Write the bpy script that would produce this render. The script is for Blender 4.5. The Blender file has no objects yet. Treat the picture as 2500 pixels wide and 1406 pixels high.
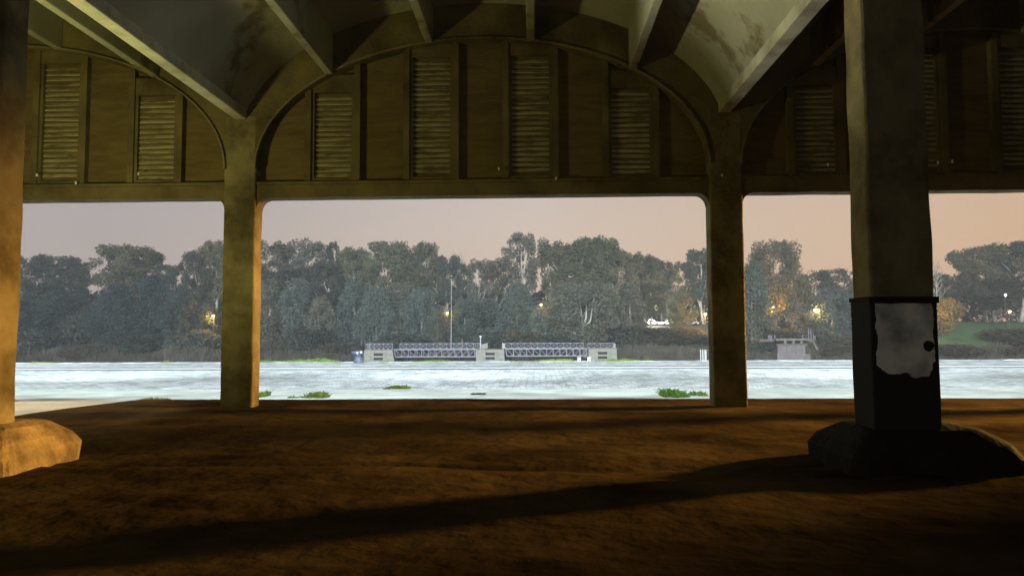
import bpy, math, random
import numpy as np
from mathutils import Vector, Matrix, noise

random.seed(11)
RNG = np.random.default_rng(11)
C = bpy.context.scene
COL = C.collection
R = math.radians

# ------------------------------------------------------------------ camera
F = 1805.0                       # focal length in pixels of the 2500 px wide photograph
CAM = Vector((0, 0, 1.5))
yaw = math.atan(60 / F)          # looking a little left of square to the facade
pitch = math.atan(110 / F)
roll = 0.0047
ROT = Matrix.Rotation(yaw, 3, 'Z') @ Matrix.Rotation(math.pi / 2 + pitch, 3, 'X') @ Matrix.Rotation(-roll, 3, 'Z')


def ray(px, py):
    return ROT @ Vector((px - 1250.0, -(py - 703.0), -F))


def at(px, py, Y):
    d = ray(px, py)
    return CAM + d * (Y / d.y)


cd = bpy.data.cameras.new('camera')
cam = bpy.data.objects.new('camera', cd)
COL.objects.link(cam)
cam.matrix_world = Matrix.Translation(CAM) @ ROT.to_4x4()
cd.sensor_width = 36
cd.lens = 36 * F / 2500
cd.clip_end = 3000
cd.clip_start = 0.05
C.camera = cam

# ------------------------------------------------------------------ materials
MATS = {}


def mat(name, base, rough=0.8, metal=0.0, var=0.0, vscale=1.0, dark=None, dscale=0.6, dlo=0.45, dhi=0.65,
        bump=0.0, bscale=20.0, spec=0.3, objvar=0.0, stretch=None):
    m = bpy.data.materials.new(name)
    m.use_nodes = True
    nt = m.node_tree
    N, L = nt.nodes, nt.links
    b = N['Principled BSDF']
    b.inputs['Roughness'].default_value = rough
    b.inputs['Metallic'].default_value = metal
    b.inputs['Specular IOR Level'].default_value = spec
    tc = N.new('ShaderNodeTexCoord')
    vec = tc.outputs['Object']
    if stretch:
        mp = N.new('ShaderNodeMapping')
        mp.inputs['Scale'].default_value = stretch
        L.new(vec, mp.inputs['Vector'])
        vec = mp.outputs['Vector']
    col = N.new('ShaderNodeRGB')
    col.outputs[0].default_value = (*base, 1)
    out = col.outputs[0]
    if dark:
        n = N.new('ShaderNodeTexNoise')
        n.inputs['Scale'].default_value = dscale
        n.inputs['Detail'].default_value = 6
        n.inputs['Roughness'].default_value = 0.65
        L.new(vec, n.inputs['Vector'])
        r = N.new('ShaderNodeMapRange')
        r.inputs['From Min'].default_value = dlo
        r.inputs['From Max'].default_value = dhi
        L.new(n.outputs['Fac'], r.inputs['Value'])
        mx = N.new('ShaderNodeMix')
        mx.data_type = 'RGBA'
        L.new(r.outputs[0], mx.inputs['Factor'])
        L.new(out, mx.inputs['A'])
        mx.inputs['B'].default_value = (*dark, 1)
        out = mx.outputs['Result']
    if var or objvar:
        hs = N.new('ShaderNodeHueSaturation')
        L.new(out, hs.inputs['Color'])
        val = None
        if var:
            n = N.new('ShaderNodeTexNoise')
            n.inputs['Scale'].default_value = vscale
            n.inputs['Detail'].default_value = 5
            L.new(vec, n.inputs['Vector'])
            r = N.new('ShaderNodeMapRange')
            r.inputs['From Min'].default_value = 0.3
            r.inputs['From Max'].default_value = 0.7
            r.inputs['To Min'].default_value = 1 - var
            r.inputs['To Max'].default_value = 1 + var
            L.new(n.outputs['Fac'], r.inputs['Value'])
            val = r.outputs[0]
        if objvar:
            oi = N.new('ShaderNodeObjectInfo')
            r2 = N.new('ShaderNodeMapRange')
            r2.inputs['To Min'].default_value = 1 - objvar
            r2.inputs['To Max'].default_value = 1 + objvar
            L.new(oi.outputs['Random'], r2.inputs['Value'])
            if val:
                mu = N.new('ShaderNodeMath')
                mu.operation = 'MULTIPLY'
                L.new(val, mu.inputs[0])
                L.new(r2.outputs[0], mu.inputs[1])
                val = mu.outputs[0]
            else:
                val = r2.outputs[0]
            r3 = N.new('ShaderNodeMapRange')
            r3.inputs['To Min'].default_value = 0.47
            r3.inputs['To Max'].default_value = 0.53
            mm = N.new('ShaderNodeMath')
            mm.operation = 'FRACT'
            m7 = N.new('ShaderNodeMath')
            m7.operation = 'MULTIPLY'
            m7.inputs[1].default_value = 7.31
            L.new(oi.outputs['Random'], m7.inputs[0])
            L.new(m7.outputs[0], mm.inputs[0])
            L.new(mm.outputs[0], r3.inputs['Value'])
            L.new(r3.outputs[0], hs.inputs['Hue'])
        L.new(val, hs.inputs['Value'])
        out = hs.outputs['Color']
    L.new(out, b.inputs['Base Color'])
    if bump:
        n = N.new('ShaderNodeTexNoise')
        n.inputs['Scale'].default_value = bscale
        n.inputs['Detail'].default_value = 8
        L.new(vec, n.inputs['Vector'])
        bp = N.new('ShaderNodeBump')
        bp.inputs['Strength'].default_value = bump
        bp.inputs['Distance'].default_value = 0.05
        L.new(n.outputs['Fac'], bp.inputs['Height'])
        L.new(bp.outputs[0], b.inputs['Normal'])
    MATS[name] = m
    return m


def leaf_mat(name, base, objvar=0.22, trans=0.38):
    m = mat(name, base, rough=0.7, var=0.35, vscale=0.45, objvar=objvar, spec=0.15)
    nt = m.node_tree
    N, L = nt.nodes, nt.links
    b = N['Principled BSDF']
    t = N.new('ShaderNodeBsdfTranslucent')
    L.new(b.inputs['Base Color'].links[0].from_socket, t.inputs['Color'])
    ms = N.new('ShaderNodeMixShader')
    ms.inputs[0].default_value = trans
    L.new(b.outputs[0], ms.inputs[1])
    L.new(t.outputs[0], ms.inputs[2])
    L.new(ms.outputs[0], N['Material Output'].inputs['Surface'])
    return m


def glow(name, color, strength):
    m = bpy.data.materials.new(name)
    m.use_nodes = True
    b = m.node_tree.nodes['Principled BSDF']
    b.inputs['Base Color'].default_value = (0.8, 0.7, 0.5, 1)
    b.inputs['Emission Color'].default_value = (*color, 1)
    b.inputs['Emission Strength'].default_value = strength
    MATS[name] = m
    return m


mat('wall', spec=0.1, base=(0.15, 0.118, 0.055), var=0.25, vscale=1.3, dark=(0.07, 0.052, 0.025), dscale=0.55, bump=0.35, bscale=14)
mat('wall_panel', spec=0.1, base=(0.145, 0.106, 0.040), var=0.12, vscale=2.0, dark=(0.105, 0.074, 0.028), dscale=0.8, bump=0.4, bscale=10, stretch=(1, 1, 5))
mat('louvre', (0.36, 0.33, 0.22), var=0.35, vscale=3.0, dark=(0.15, 0.12, 0.06), dscale=2.5, dlo=0.5, dhi=0.62, bump=0.2, stretch=(0.6, 1, 3))
mat('shell', (0.32, 0.315, 0.24), var=0.2, vscale=0.7, spec=0.1, dark=(0.17, 0.145, 0.085), dscale=0.55, dlo=0.53, dhi=0.60, bump=0.3, bscale=6)
mat('valley', (0.46, 0.445, 0.36), var=0.2, vscale=2, dark=(0.3, 0.27, 0.18), dscale=1.5, bump=0.4, bscale=9)
mat('column', (0.20, 0.168, 0.095), var=0.25, vscale=1.6, spec=0.1, dark=(0.09, 0.07, 0.036), dscale=1.1, bump=0.5, bscale=12)
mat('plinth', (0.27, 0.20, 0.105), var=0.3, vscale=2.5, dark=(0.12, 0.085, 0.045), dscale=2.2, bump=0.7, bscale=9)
mat('plinth_shade_rim_dark', spec=0.05, base=(0.016, 0.015, 0.016), var=0.3, vscale=2.5, bump=0.6, bscale=9)  # near-black puts shade into the right plinths' colour; also colours the jacket rim
mat('floor', (0.080, 0.056, 0.030), rough=0.9, var=0.3, vscale=0.6, dark=(0.020, 0.014, 0.009), dscale=0.4, dlo=0.42, dhi=0.66, bump=0.6, bscale=4, spec=0.0)
mat('pavement', (0.42, 0.44, 0.40), var=0.18, vscale=1.2, dark=(0.26, 0.27, 0.24), dscale=0.8, dlo=0.5, dhi=0.75, bump=0.3, bscale=10)
mat('coping', (0.5, 0.52, 0.52), var=0.25, vscale=1.5, dark=(0.2, 0.2, 0.2), dscale=1.2, bump=0.3)
mat('track_strip', (0.58, 0.60, 0.60), var=0.2, vscale=0.7, dark=(0.25, 0.26, 0.26), dscale=1.4, dlo=0.55, dhi=0.7, bump=0.3, stretch=(0.4, 2, 1))
mat('steel_dark', (0.05, 0.05, 0.055), rough=0.8, metal=0.0, spec=0.1, var=0.3, vscale=6)
mat('galvanised', (0.21, 0.21, 0.26), rough=0.5, metal=0.25, var=0.15, vscale=2)
mat('white_paint', (0.80, 0.80, 0.80), rough=0.5, var=0.1, vscale=3)
mat('deck', (0.20, 0.13, 0.09), var=0.25, vscale=2, bump=0.3)
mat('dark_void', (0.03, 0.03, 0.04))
mat('block_concrete', (0.29, 0.295, 0.25), var=0.3, vscale=0.9, dark=(0.17, 0.16, 0.13), dscale=0.9, dlo=0.5, dhi=0.62, bump=0.6, bscale=3)
mat('pier_concrete', (0.18, 0.165, 0.16), var=0.25, vscale=0.8, dark=(0.10, 0.09, 0.085), dscale=0.7, dlo=0.5, dhi=0.68, bump=0.5, bscale=3)
mat('bollard_paint', (0.06, 0.074, 0.105), rough=0.5, var=0.25, vscale=6, dark=(0.1, 0.11, 0.14), dscale=4)
mat('bollard_dark', (0.06, 0.07, 0.11), rough=0.5, var=0.3, vscale=8)
mat('bark_pale', (0.42, 0.39, 0.33), var=0.3, vscale=1.2, dark=(0.18, 0.15, 0.11), dscale=1.0, stretch=(1, 1, 0.3))
mat('bark_dark', (0.12, 0.105, 0.085), var=0.3, vscale=1.2)
mat('bank', (0.07, 0.078, 0.045), rough=0.95, var=0.4, vscale=0.15, dark=(0.04, 0.035, 0.025), dscale=0.08, bump=0.4)
mat('lawn', (0.05, 0.11, 0.045), rough=0.95, var=0.25, vscale=0.3, bump=0.4, bscale=3)
mat('rock', (0.09, 0.085, 0.08), var=0.4, vscale=0.5)
mat('car_white', (0.8, 0.8, 0.8), rough=0.35, spec=0.5)
mat('car_silver', (0.5, 0.51, 0.53), rough=0.35, metal=0.5)
mat('car_glass', (0.03, 0.035, 0.04), rough=0.1, spec=0.6)
mat('tyre', (0.02, 0.02, 0.02), rough=0.9)
mat('lamp_pole', (0.05, 0.05, 0.05), rough=0.5, metal=0.4)
leaf_mat('leaf_olive', (0.140, 0.138, 0.078))
leaf_mat('leaf_teal', (0.115, 0.145, 0.125))
leaf_mat('leaf_deep', (0.085, 0.098, 0.080))
leaf_mat('leaf_teal_shaded', (0.055, 0.080, 0.080))  # darker leaf colour stands in for weaker light on the left trees
leaf_mat('leaf_grey', (0.150, 0.155, 0.118))
leaf_mat('leaf_amber', (0.19, 0.16, 0.065), objvar=0.02)
leaf_mat('leaf_brown', (0.11, 0.095, 0.065))
leaf_mat('reed', (0.120, 0.112, 0.085), objvar=0.0)
leaf_mat('grass', (0.19, 0.29, 0.065), objvar=0.12, trans=0.45)
leaf_mat('palm', (0.055, 0.10, 0.055))
glow('amber_glow', (1.0, 0.48, 0.08), 9)
glow('white_glow', (1.0, 0.93, 0.82), 25)

# cobbles
m = bpy.data.materials.new('cobbles')
m.use_nodes = True
N, L = m.node_tree.nodes, m.node_tree.links
b = N['Principled BSDF']
b.inputs['Roughness'].default_value = 0.65
tc = N.new('ShaderNodeTexCoord')
wn = N.new('ShaderNodeTexNoise'); wn.inputs['Scale'].default_value = 1.1; wn.inputs['Detail'].default_value = 3
L.new(tc.outputs['Object'], wn.inputs['Vector'])
wv = N.new('ShaderNodeVectorMath'); wv.operation = 'MULTIPLY_ADD'
wv.inputs[1].default_value = (0.25, 0.25, 0)
L.new(wn.outputs['Color'], wv.inputs[0]); L.new(tc.outputs['Object'], wv.inputs[2])
bk = N.new('ShaderNodeTexBrick')
bk.inputs['Scale'].default_value = 1.0
bk.inputs['Brick Width'].default_value = 0.42
bk.inputs['Row Height'].default_value = 0.26
bk.inputs['Mortar Size'].default_value = 0.022
bk.inputs['Mortar Smooth'].default_value = 0.3
bk.inputs['Color1'].default_value = (0.38, 0.41, 0.41, 1)
bk.inputs['Color2'].default_value = (0.60, 0.62, 0.61, 1)
bk.inputs['Mortar'].default_value = (0.20, 0.22, 0.20, 1)
L.new(wv.outputs[0], bk.inputs['Vector'])
n1 = N.new('ShaderNodeTexNoise'); n1.inputs['Scale'].default_value = 0.35; n1.inputs['Detail'].default_value = 7
n1.inputs['Roughness'].default_value = 0.7
mp = N.new('ShaderNodeMapping'); mp.inputs['Scale'].default_value = (0.35, 1.3, 1)
L.new(tc.outputs['Object'], mp.inputs['Vector']); L.new(mp.outputs[0], n1.inputs['Vector'])
r1 = N.new('ShaderNodeMapRange'); r1.inputs['From Min'].default_value = 0.35; r1.inputs['From Max'].default_value = 0.7
r1.inputs['To Min'].default_value = 1.10; r1.inputs['To Max'].default_value = 0.84
L.new(n1.outputs['Fac'], r1.inputs['Value'])
n2 = N.new('ShaderNodeTexNoise'); n2.inputs['Scale'].default_value = 2.6; n2.inputs['Detail'].default_value = 6
n2.inputs['Roughness'].default_value = 0.75
mp2 = N.new('ShaderNodeMapping'); mp2.inputs['Scale'].default_value = (0.8, 0.45, 1)
L.new(tc.outputs['Object'], mp2.inputs['Vector']); L.new(mp2.outputs[0], n2.inputs['Vector'])
r2 = N.new('ShaderNodeMapRange'); r2.inputs['From Min'].default_value = 0.45; r2.inputs['From Max'].default_value = 0.62
r2.inputs['To Min'].default_value = 1.10; r2.inputs['To Max'].default_value = 0.52
L.new(n2.outputs['Fac'], r2.inputs['Value'])
mu = N.new('ShaderNodeMath'); mu.operation = 'MULTIPLY'
L.new(r1.outputs[0], mu.inputs[0]); L.new(r2.outputs[0], mu.inputs[1])
hs = N.new('ShaderNodeHueSaturation'); L.new(bk.outputs['Color'], hs.inputs['Color']); L.new(mu.outputs[0], hs.inputs['Value'])
L.new(hs.outputs['Color'], b.inputs['Base Color'])
bp = N.new('ShaderNodeBump'); bp.inputs['Strength'].default_value = 0.6; bp.inputs['Distance'].default_value = 0.03
inv = N.new('ShaderNodeMath'); inv.operation = 'MULTIPLY_ADD'; inv.inputs[1].default_value = -1.0
L.new(bk.outputs['Fac'], inv.inputs[0]); L.new(n2.outputs['Fac'], inv.inputs[2])
L.new(inv.outputs[0], bp.inputs['Height']); L.new(bp.outputs[0], b.inputs['Normal'])
MATS['cobbles'] = m

# water
m = mat('water', (0.012, 0.018, 0.022), rough=0.12, spec=0.5, bump=0.25, bscale=1.2, stretch=(0.4, 1.5, 1))

# flaking white paint on a dark column jacket
m = bpy.data.materials.new('jacket')
m.use_nodes = True
N, L = m.node_tree.nodes, m.node_tree.links
b = N['Principled BSDF']; b.inputs['Roughness'].default_value = 0.75; b.inputs['Specular IOR Level'].default_value = 0.08
tc = N.new('ShaderNodeTexCoord')
sx = N.new('ShaderNodeSeparateXYZ'); L.new(tc.outputs['Object'], sx.inputs[0])


def math_node(op, a, c=None, d=None):
    n = N.new('ShaderNodeMath'); n.operation = op
    for i, v in enumerate((a, c, d)):
        if v is None:
            continue
        if isinstance(v, (int, float)):
            n.inputs[i].default_value = v
        else:
            L.new(v, n.inputs[i])
    return n.outputs[0]


nz = N.new('ShaderNodeTexNoise'); nz.inputs['Scale'].default_value = 5; nz.inputs['Detail'].default_value = 6
L.new(tc.outputs['Object'], nz.inputs['Vector'])
wob = math_node('MULTIPLY_ADD', nz.outputs['Fac'], 0.30, -0.15)
dx = math_node('ABSOLUTE', math_node('SUBTRACT', sx.outputs['X'], 0.0))
inx = math_node('LESS_THAN', math_node('ADD', dx, math_node('MULTIPLY', wob, 0.35)), 0.30)
rx = math_node('MULTIPLY', math_node('POWER', math_node('MULTIPLY', dx, 3.0), 4.0), 0.13)
inz = math_node('GREATER_THAN', math_node('ADD', sx.outputs['Z'], wob), math_node('ADD', 1.04, rx))
inz2 = math_node('LESS_THAN', math_node('ADD', sx.outputs['Z'], math_node('MULTIPLY', wob, 0.12)), 1.80)
hx = math_node('SUBTRACT', sx.outputs['X'], 0.235)
hz = math_node('SUBTRACT', sx.outputs['Z'], 1.345)
hr = math_node('SQRT', math_node('ADD', math_node('MULTIPLY', hx, hx), math_node('MULTIPLY', hz, hz)))
hole = math_node('GREATER_THAN', math_node('ADD', hr, math_node('MULTIPLY', wob, 0.4)), 0.062)
fac = math_node('MULTIPLY', math_node('MULTIPLY', inx, inz), math_node('MULTIPLY', inz2, hole))
mx = N.new('ShaderNodeMix'); mx.data_type = 'RGBA'
L.new(fac, mx.inputs['Factor'])
mx.inputs['A'].default_value = (0.022, 0.024, 0.032, 1)
n3 = N.new('ShaderNodeTexNoise'); n3.inputs['Scale'].default_value = 3.0; n3.inputs['Detail'].default_value = 6
L.new(tc.outputs['Object'], n3.inputs['Vector'])
cr = N.new('ShaderNodeValToRGB')
cr.color_ramp.elements[0].position = 0.3; cr.color_ramp.elements[0].color = (0.25, 0.26, 0.25, 1)
cr.color_ramp.elements[1].position = 0.6; cr.color_ramp.elements[1].color = (0.8, 0.8, 0.76, 1)
L.new(n3.outputs['Fac'], cr.inputs[0]); L.new(cr.outputs[0], mx.inputs['B'])
L.new(mx.outputs['Result'], b.inputs['Base Color'])
MATS['jacket'] = m


# ------------------------------------------------------------------ mesh helpers
class MB:
    def __init__(self):
        self.v, self.f = [], []

    def add(self, vs, fs):
        o = len(self.v)
        self.v += [tuple(p) for p in vs]
        self.f += [tuple(i + o for i in f) for f in fs]
        return self

    def box(self, x0, x1, y0, y1, z0, z1, taper=0.0):
        t = taper
        vs = [(x0, y0, z0), (x1, y0, z0), (x1, y1, z0), (x0, y1, z0),
              (x0 + t, y0 + t, z1), (x1 - t, y0 + t, z1), (x1 - t, y1 - t, z1), (x0 + t, y1 - t, z1)]
        return self.add(vs, [(0, 3, 2, 1), (4, 5, 6, 7), (0, 1, 5, 4), (1, 2, 6, 5), (2, 3, 7, 6), (3, 0, 4, 7)])

    def beam(self, p, q, w, h=None):
        p, q = Vector(p), Vector(q)
        h = h or w
        d = (q - p).normalized()
        up = Vector((0, 1, 0)) if abs(d.y) < 0.9 else Vector((0, 0, 1))
        s = d.cross(up).normalized()
        u = s.cross(d)
        vs = []
        for c in (p, q):
            for a, e in ((-1, -1), (1, -1), (1, 1), (-1, 1)):
                vs.append(c + s * a * w / 2 + u * e * h / 2)
        return self.add(vs, [(0, 1, 2, 3), (7, 6, 5, 4), (0, 4, 5, 1), (1, 5, 6, 2), (2, 6, 7, 3), (3, 7, 4, 0)])

    def tube(self, pts, rad, n=6):
        pts = [Vector(p) for p in pts]
        o = len(self.v)
        for i, p in enumerate(pts):
            d = (pts[min(i + 1, len(pts) - 1)] - pts[max(i - 1, 0)]).normalized()
            up = Vector((1, 0, 0)) if abs(d.x) < 0.8 else Vector((0, 1, 0))
            s = d.cross(up).normalized(); u = s.cross(d)
            r = rad[i] if isinstance(rad, (list, tuple)) else rad
            for k in range(n):
                a = 2 * math.pi * k / n
                self.v.append(tuple(p + s * math.cos(a) * r + u * math.sin(a) * r))
        for i in range(len(pts) - 1):
            for k in range(n):
                a, c = o + i * n + k, o + i * n + (k + 1) % n
                self.f.append((a, c, c + n, a + n))
        self.f.append(tuple(o + k for k in reversed(range(n))))
        e = o + (len(pts) - 1) * n
        self.f.append(tuple(e + k for k in range(n)))
        return self

    def prism_y(self, poly, y0, y1):
        n = len(poly)
        vs = [(x, y0, z) for x, z in poly] + [(x, y1, z) for x, z in poly]
        fs = [tuple(range(n)), tuple(reversed(range(n, 2 * n)))]
        for i in range(n):
            j = (i + 1) % n
            fs.append((i, i + n, j + n, j))
        return self.add(vs, fs)

    def build(self, name, mt, parent=None, origin=(0, 0, 0), smooth=False, bevel=0.0):
        me = bpy.data.meshes.new(name)
        ox, oy, oz = origin
        me.from_pydata([(x - ox, y - oy, z - oz) for x, y, z in self.v], [], self.f)
        import bmesh
        bm = bmesh.new(); bm.from_mesh(me)
        bmesh.ops.recalc_face_normals(bm, faces=bm.faces)
        bm.to_mesh(me); bm.free()
        me.materials.append(MATS[mt])
        if smooth:
            for p in me.polygons:
                p.use_smooth = True
        o = bpy.data.objects.new(name, me)
        COL.objects.link(o)
        if parent is not None:
            o.parent = parent
        else:
            o.location = origin
        if bevel:
            bv = o.modifiers.new('bevel', 'BEVEL'); bv.width = bevel; bv.segments = 2; bv.limit_method = 'ANGLE'
        return o


def tag(o, label=None, cat=None, group=None, kind=None):
    if label: o['label'] = label
    if cat: o['category'] = cat
    if group: o['group'] = group
    if kind: o['kind'] = kind
    return o


def thing(name, loc, label, cat, group=None):
    o = bpy.data.objects.new(name, None)
    o.empty_display_size = 0.3
    COL.objects.link(o)
    o.location = loc
    return tag(o, label, cat, group)


def copy_thing(root, loc, label, group=None, scale=None, rz=0.0):
    r = root.copy(); COL.objects.link(r)
    r.location = loc; r.rotation_euler = (0, 0, rz)
    if scale: r.scale = scale
    r['label'] = label
    if group: r['group'] = group
    for ch in root.children:
        c = ch.copy(); COL.objects.link(c); c.parent = r
        for g in ch.children:
            d = g.copy(); COL.objects.link(d); d.parent = c
    return r


# ------------------------------------------------------------------ the shed
BAY = 10.21
XL = -6.27                      # column line left of the camera
FY0, FY1 = 15.30, 15.72         # facade, inner and outer face
ZL0, ZL1 = 4.385, 4.66           # lintel
COLX = [XL + BAY * i for i in range(-2, 5)]
YB = -14.0

shed = thing('harbour_shed', (0, 0, 0), 'dark concrete harbour shed with arched vaults, seen from inside', 'building')


def col_end(cx):
    return cx


def ell(dx, a, base, rise):
    return base + rise * math.sqrt(max(0.0, 1 - (dx / a) ** 2))


def inner(dx):
    return ell(dx, 4.765, 5.0, 2.72)


def shell_z(dx):
    return ell(dx, 5.13, 5.55, 2.95)


def jitter_box(mb, x0, x1, y0, y1, z0, z1, nz, amp, seed):
    """a square post with slightly worn, wandering edges"""
    o = len(mb.v)
    for k in range(nz + 1):
        z = z0 + (z1 - z0) * k / nz
        for i, (x, y) in enumerate(((x0, y0), (x1, y0), (x1, y1), (x0, y1))):
            j = noise.noise_vector(Vector((i * 7.3 + seed, z * 1.9, seed * 3.1))) * amp
            mb.v.append((x + j.x, y + j.y, z))
    for k in range(nz):
        for i in range(4):
            a, c = o + k * 4 + i, o + k * 4 + (i + 1) % 4
            mb.f.append((a, c, c + 4, a + 4))
    mb.f.append((o + 3, o + 2, o + 1, o))
    e = o + nz * 4
    mb.f.append((e, e + 1, e + 2, e + 3))


# facade columns, one part each
for i, cx in enumerate(COLX):
    mb = MB()
    jitter_box(mb, cx - 0.34, cx + 0.34, FY0, FY1, -0.1, 6.15, 40, 0.012, i)
    mb.build('column', 'column', shed, bevel=0.03)

# per bay: lintel, wall panel, arch band, fins, louvres
for bi in range(len(COLX) - 1):
    xa, xb = COLX[bi], COLX[bi + 1]
    cx = (xa + xb) / 2
    detail = bi in (1, 2, 3)
    x0, x1 = xa + 0.345, xb - 0.345
    # lintel with rounded haunches, its opening edge drawn as one outline
    poly = [(x0, ZL1), (x0, ZL0 - 0.24)]
    for k in range(1, 9):
        a = math.pi + k / 9 * -math.pi / 2
        poly.append((x0 + 0.24 + 0.24 * math.cos(a), ZL0 - 0.24 + 0.24 * math.sin(a)))
    nseg = 30
    for k in range(nseg + 1):
        xx = x0 + 0.24 + (x1 - x0 - 0.48) * k / nseg
        poly.append((xx, ZL0 + 0.008 * noise.noise(Vector((xx * 1.3, 3.0, bi)))))
    for k in range(1, 9):
        a = math.pi / 2 - k / 9 * math.pi / 2
        poly.append((x1 - 0.24 + 0.24 * math.cos(a), ZL0 - 0.24 + 0.24 * math.sin(a)))
    poly += [(x1, ZL0 - 0.24), (x1, ZL1)]
    mb = MB()
    n = len(poly)
    # triangulate as a strip between the outline and the top edge
    for k in range(1, n - 2):
        (ax, az), (bx, bz) = poly[k], poly[k + 1]
        mb.add([(ax, FY0 + 0.05, az), (bx, FY0 + 0.05, bz), (bx, FY0 + 0.05, ZL1), (ax, FY0 + 0.05, ZL1),
                (ax, FY1, az), (bx, FY1, bz), (bx, FY1, ZL1), (ax, FY1, ZL1)],
               [(0, 1, 2, 3), (7, 6, 5, 4), (0, 4, 5, 1), (3, 2, 6, 7)])
    mb.build('lintel', 'wall', shed)
    # thin ledge on the lintel
    MB().box(x0, x1, FY0 + 0.02, FY0 + 0.22, ZL1 + 0.003, ZL1 + 0.06).build('ledge', 'wall', shed)
    # wall behind the panels
    MB().box(x0, x1, FY1 - 0.14, FY1 - 0.01, ZL1 + 0.06, 8.6).build('wall_panel', 'wall_panel', shed)
    # arch band
    mb = MB()
    K = 48
    for k in range(K):
        t0, t1 = math.pi * k / K, math.pi * (k + 1) / K
        q = []
        for t in (t0, t1):
            ddx = -4.765 * math.cos(t)
            iz = 5.0 + 2.72 * math.sin(t)
            # the outside of the band runs along the vault shell
            ox = -5.06 * math.cos(t)
            oz = shell_z(ox) + 0.05
            q.append((cx + ddx, iz, cx + ox, oz))
        (ax, az, aox, aoz), (bx, bz, box_, boz) = q
        mb.add([(ax, FY0 + 0.008, az), (bx, FY0 + 0.008, bz), (box_, FY0 + 0.008, boz), (aox, FY0 + 0.008, aoz),
                (ax, FY1 - 0.06, az), (bx, FY1 - 0.06, bz), (box_, FY1 - 0.06, boz), (aox, FY1 - 0.06, aoz)],
               [(0, 1, 2, 3), (7, 6, 5, 4), (0, 4, 5, 1)])
    mb.build('arch_band', 'wall', shed)
    # raised lip along the arch
    mb = MB()
    for k in range(K):
        p = []
        for t in (math.pi * k / K, math.pi * (k + 1) / K):
            p.append((cx - 4.765 * math.cos(t), 5.0 + 2.72 * math.sin(t), cx - 4.80 * math.cos(t), 5.0 + 2.755 * math.sin(t)))
        (ax, az, aox, aoz), (bx, bz, box_, boz) = p
        y0, y1 = FY0 - 0.05, FY0 + 0.005
        mb.add([(ax, y0, az), (bx, y0, bz), (box_, y0, boz), (aox, y0, aoz), (ax, y1, az), (bx, y1, bz), (box_, y1, boz), (aox, y1, aoz)],
               [(0, 1, 2, 3), (0, 4, 5, 1), (3, 2, 6, 7)])
    mb.build('arch_lip', 'column', shed)
    if not detail:
        continue
    W = 9.53 / 9
    xs = [cx - 9.53 / 2 + W * k for k in range(10)]
    for k in range(1, 9):
        mb = MB()
        zt = inner(xs[k] - cx) + 0.02
        mb.box(xs[k] - 0.065, xs[k] + 0.065, FY0 + 0.13, FY1 - 0.14, ZL1 + 0.06, zt)
        mb.build('fin', 'wall', shed)
    for k in (1, 3, 5, 7):
        lx0, lx1 = xs[k] + 0.067, xs[k + 1] - 0.067
        ztop = min(inner(lx0 - cx), inner(lx1 - cx)) - (0.16 if k in (3, 5) else 0.08)
        fy = FY0 + 0.18
        fr = MB()
        fr.box(lx0, lx0 + 0.06, fy, FY1 - 0.142, ZL1 + 0.07, ztop)
        fr.box(lx1 - 0.06, lx1, fy, FY1 - 0.142, ZL1 + 0.07, ztop)
        fr.box(lx0 + 0.06, lx1 - 0.06, fy, FY1 - 0.142, ZL1 + 0.07, ZL1 + 0.16)
        fr.box(lx0, lx1, fy - 0.01, FY1 - 0.142, ztop, inner(xs[k] * 0.5 + xs[k + 1] * 0.5 - cx) + 0.03)
        fo = fr.build('louvre_frame', 'wall', shed)
        sl = MB()
        nsl = int((ztop - ZL1 - 0.2) / 0.112)
        for s in range(nsl):
            z = ztop - 0.03 - s * 0.112
            tilt = random.uniform(-0.012, 0.012)
            a = (lx0 + 0.063, fy + 0.13, z + tilt); bb = (lx1 - 0.063, fy + 0.13, z - tilt * 0.5)
            vs = []
            for p in (a, bb):
                vs += [(p[0], p[1], p[2]), (p[0], p[1] - 0.075, p[2] - 0.100), (p[0], p[1] - 0.060, p[2] - 0.112), (p[0], p[1] + 0.015, p[2] - 0.015)]
            sl.add(vs, [(0, 1, 2, 3), (7, 6, 5, 4), (0, 4, 5, 1), (1, 5, 6, 2), (2, 6, 7, 3), (3, 7, 4, 0)])
        sl.build('slats', 'louvre', fo)

# small pale fixings on the ledge
for (px_, py_) in ((1218, 413), (1358, 436), (1763, 428), (2021, 403), (2290, 398), (2325, 395), (90, 428), (338, 425), (185, 447)):
    p = at(px_, py_, FY0 + 0.0)
    MB().tube([p + Vector((0, 0.0, -0.03)), p + Vector((0, 0, 0.01)), p + Vector((0, 0, 0.04))], [0.014, 0.024, 0.012], 8).build('insulator', 'white_paint', shed, smooth=True)

# vault shells, ribs, valley beams
for bi in range(len(COLX) - 1):
    cx = (COLX[bi] + COLX[bi + 1]) / 2
    mb = MB()
    K = 40
    prof = []
    for k in range(K + 1):
        t = math.pi * k / K
        dx = -5.03 * math.cos(t)
        prof.append((dx, shell_z(dx)))
    ny = 12
    for (off, flip) in ((0.0, False), (0.14, True)):
        o = len(mb.v)
        for j in range(ny + 1):
            y = YB + (FY1 - 0.02 - YB) * j / ny
            for dx, z in prof:
                mb.v.append((cx + dx, y, z + off))
        for j in range(ny):
            for k in range(K):
                a = o + j * (K + 1) + k
                f = (a, a + 1, a + K + 2, a + K + 1)
                mb.f.append(f if not flip else f[::-1])
    mb.build('vault_shell', 'shell', shed, smooth=True)
    for dx in (-3.22, -1.08, 1.08, 3.22):
        zb = inner(dx)
        zt = shell_z(abs(dx) - 0.1) + 0.02
        MB().box(cx + dx - 0.085, cx + dx + 0.085, YB, FY0 + 0.004, zb, zt).build('vault_rib', 'shell', shed, bevel=0.02)
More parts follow.
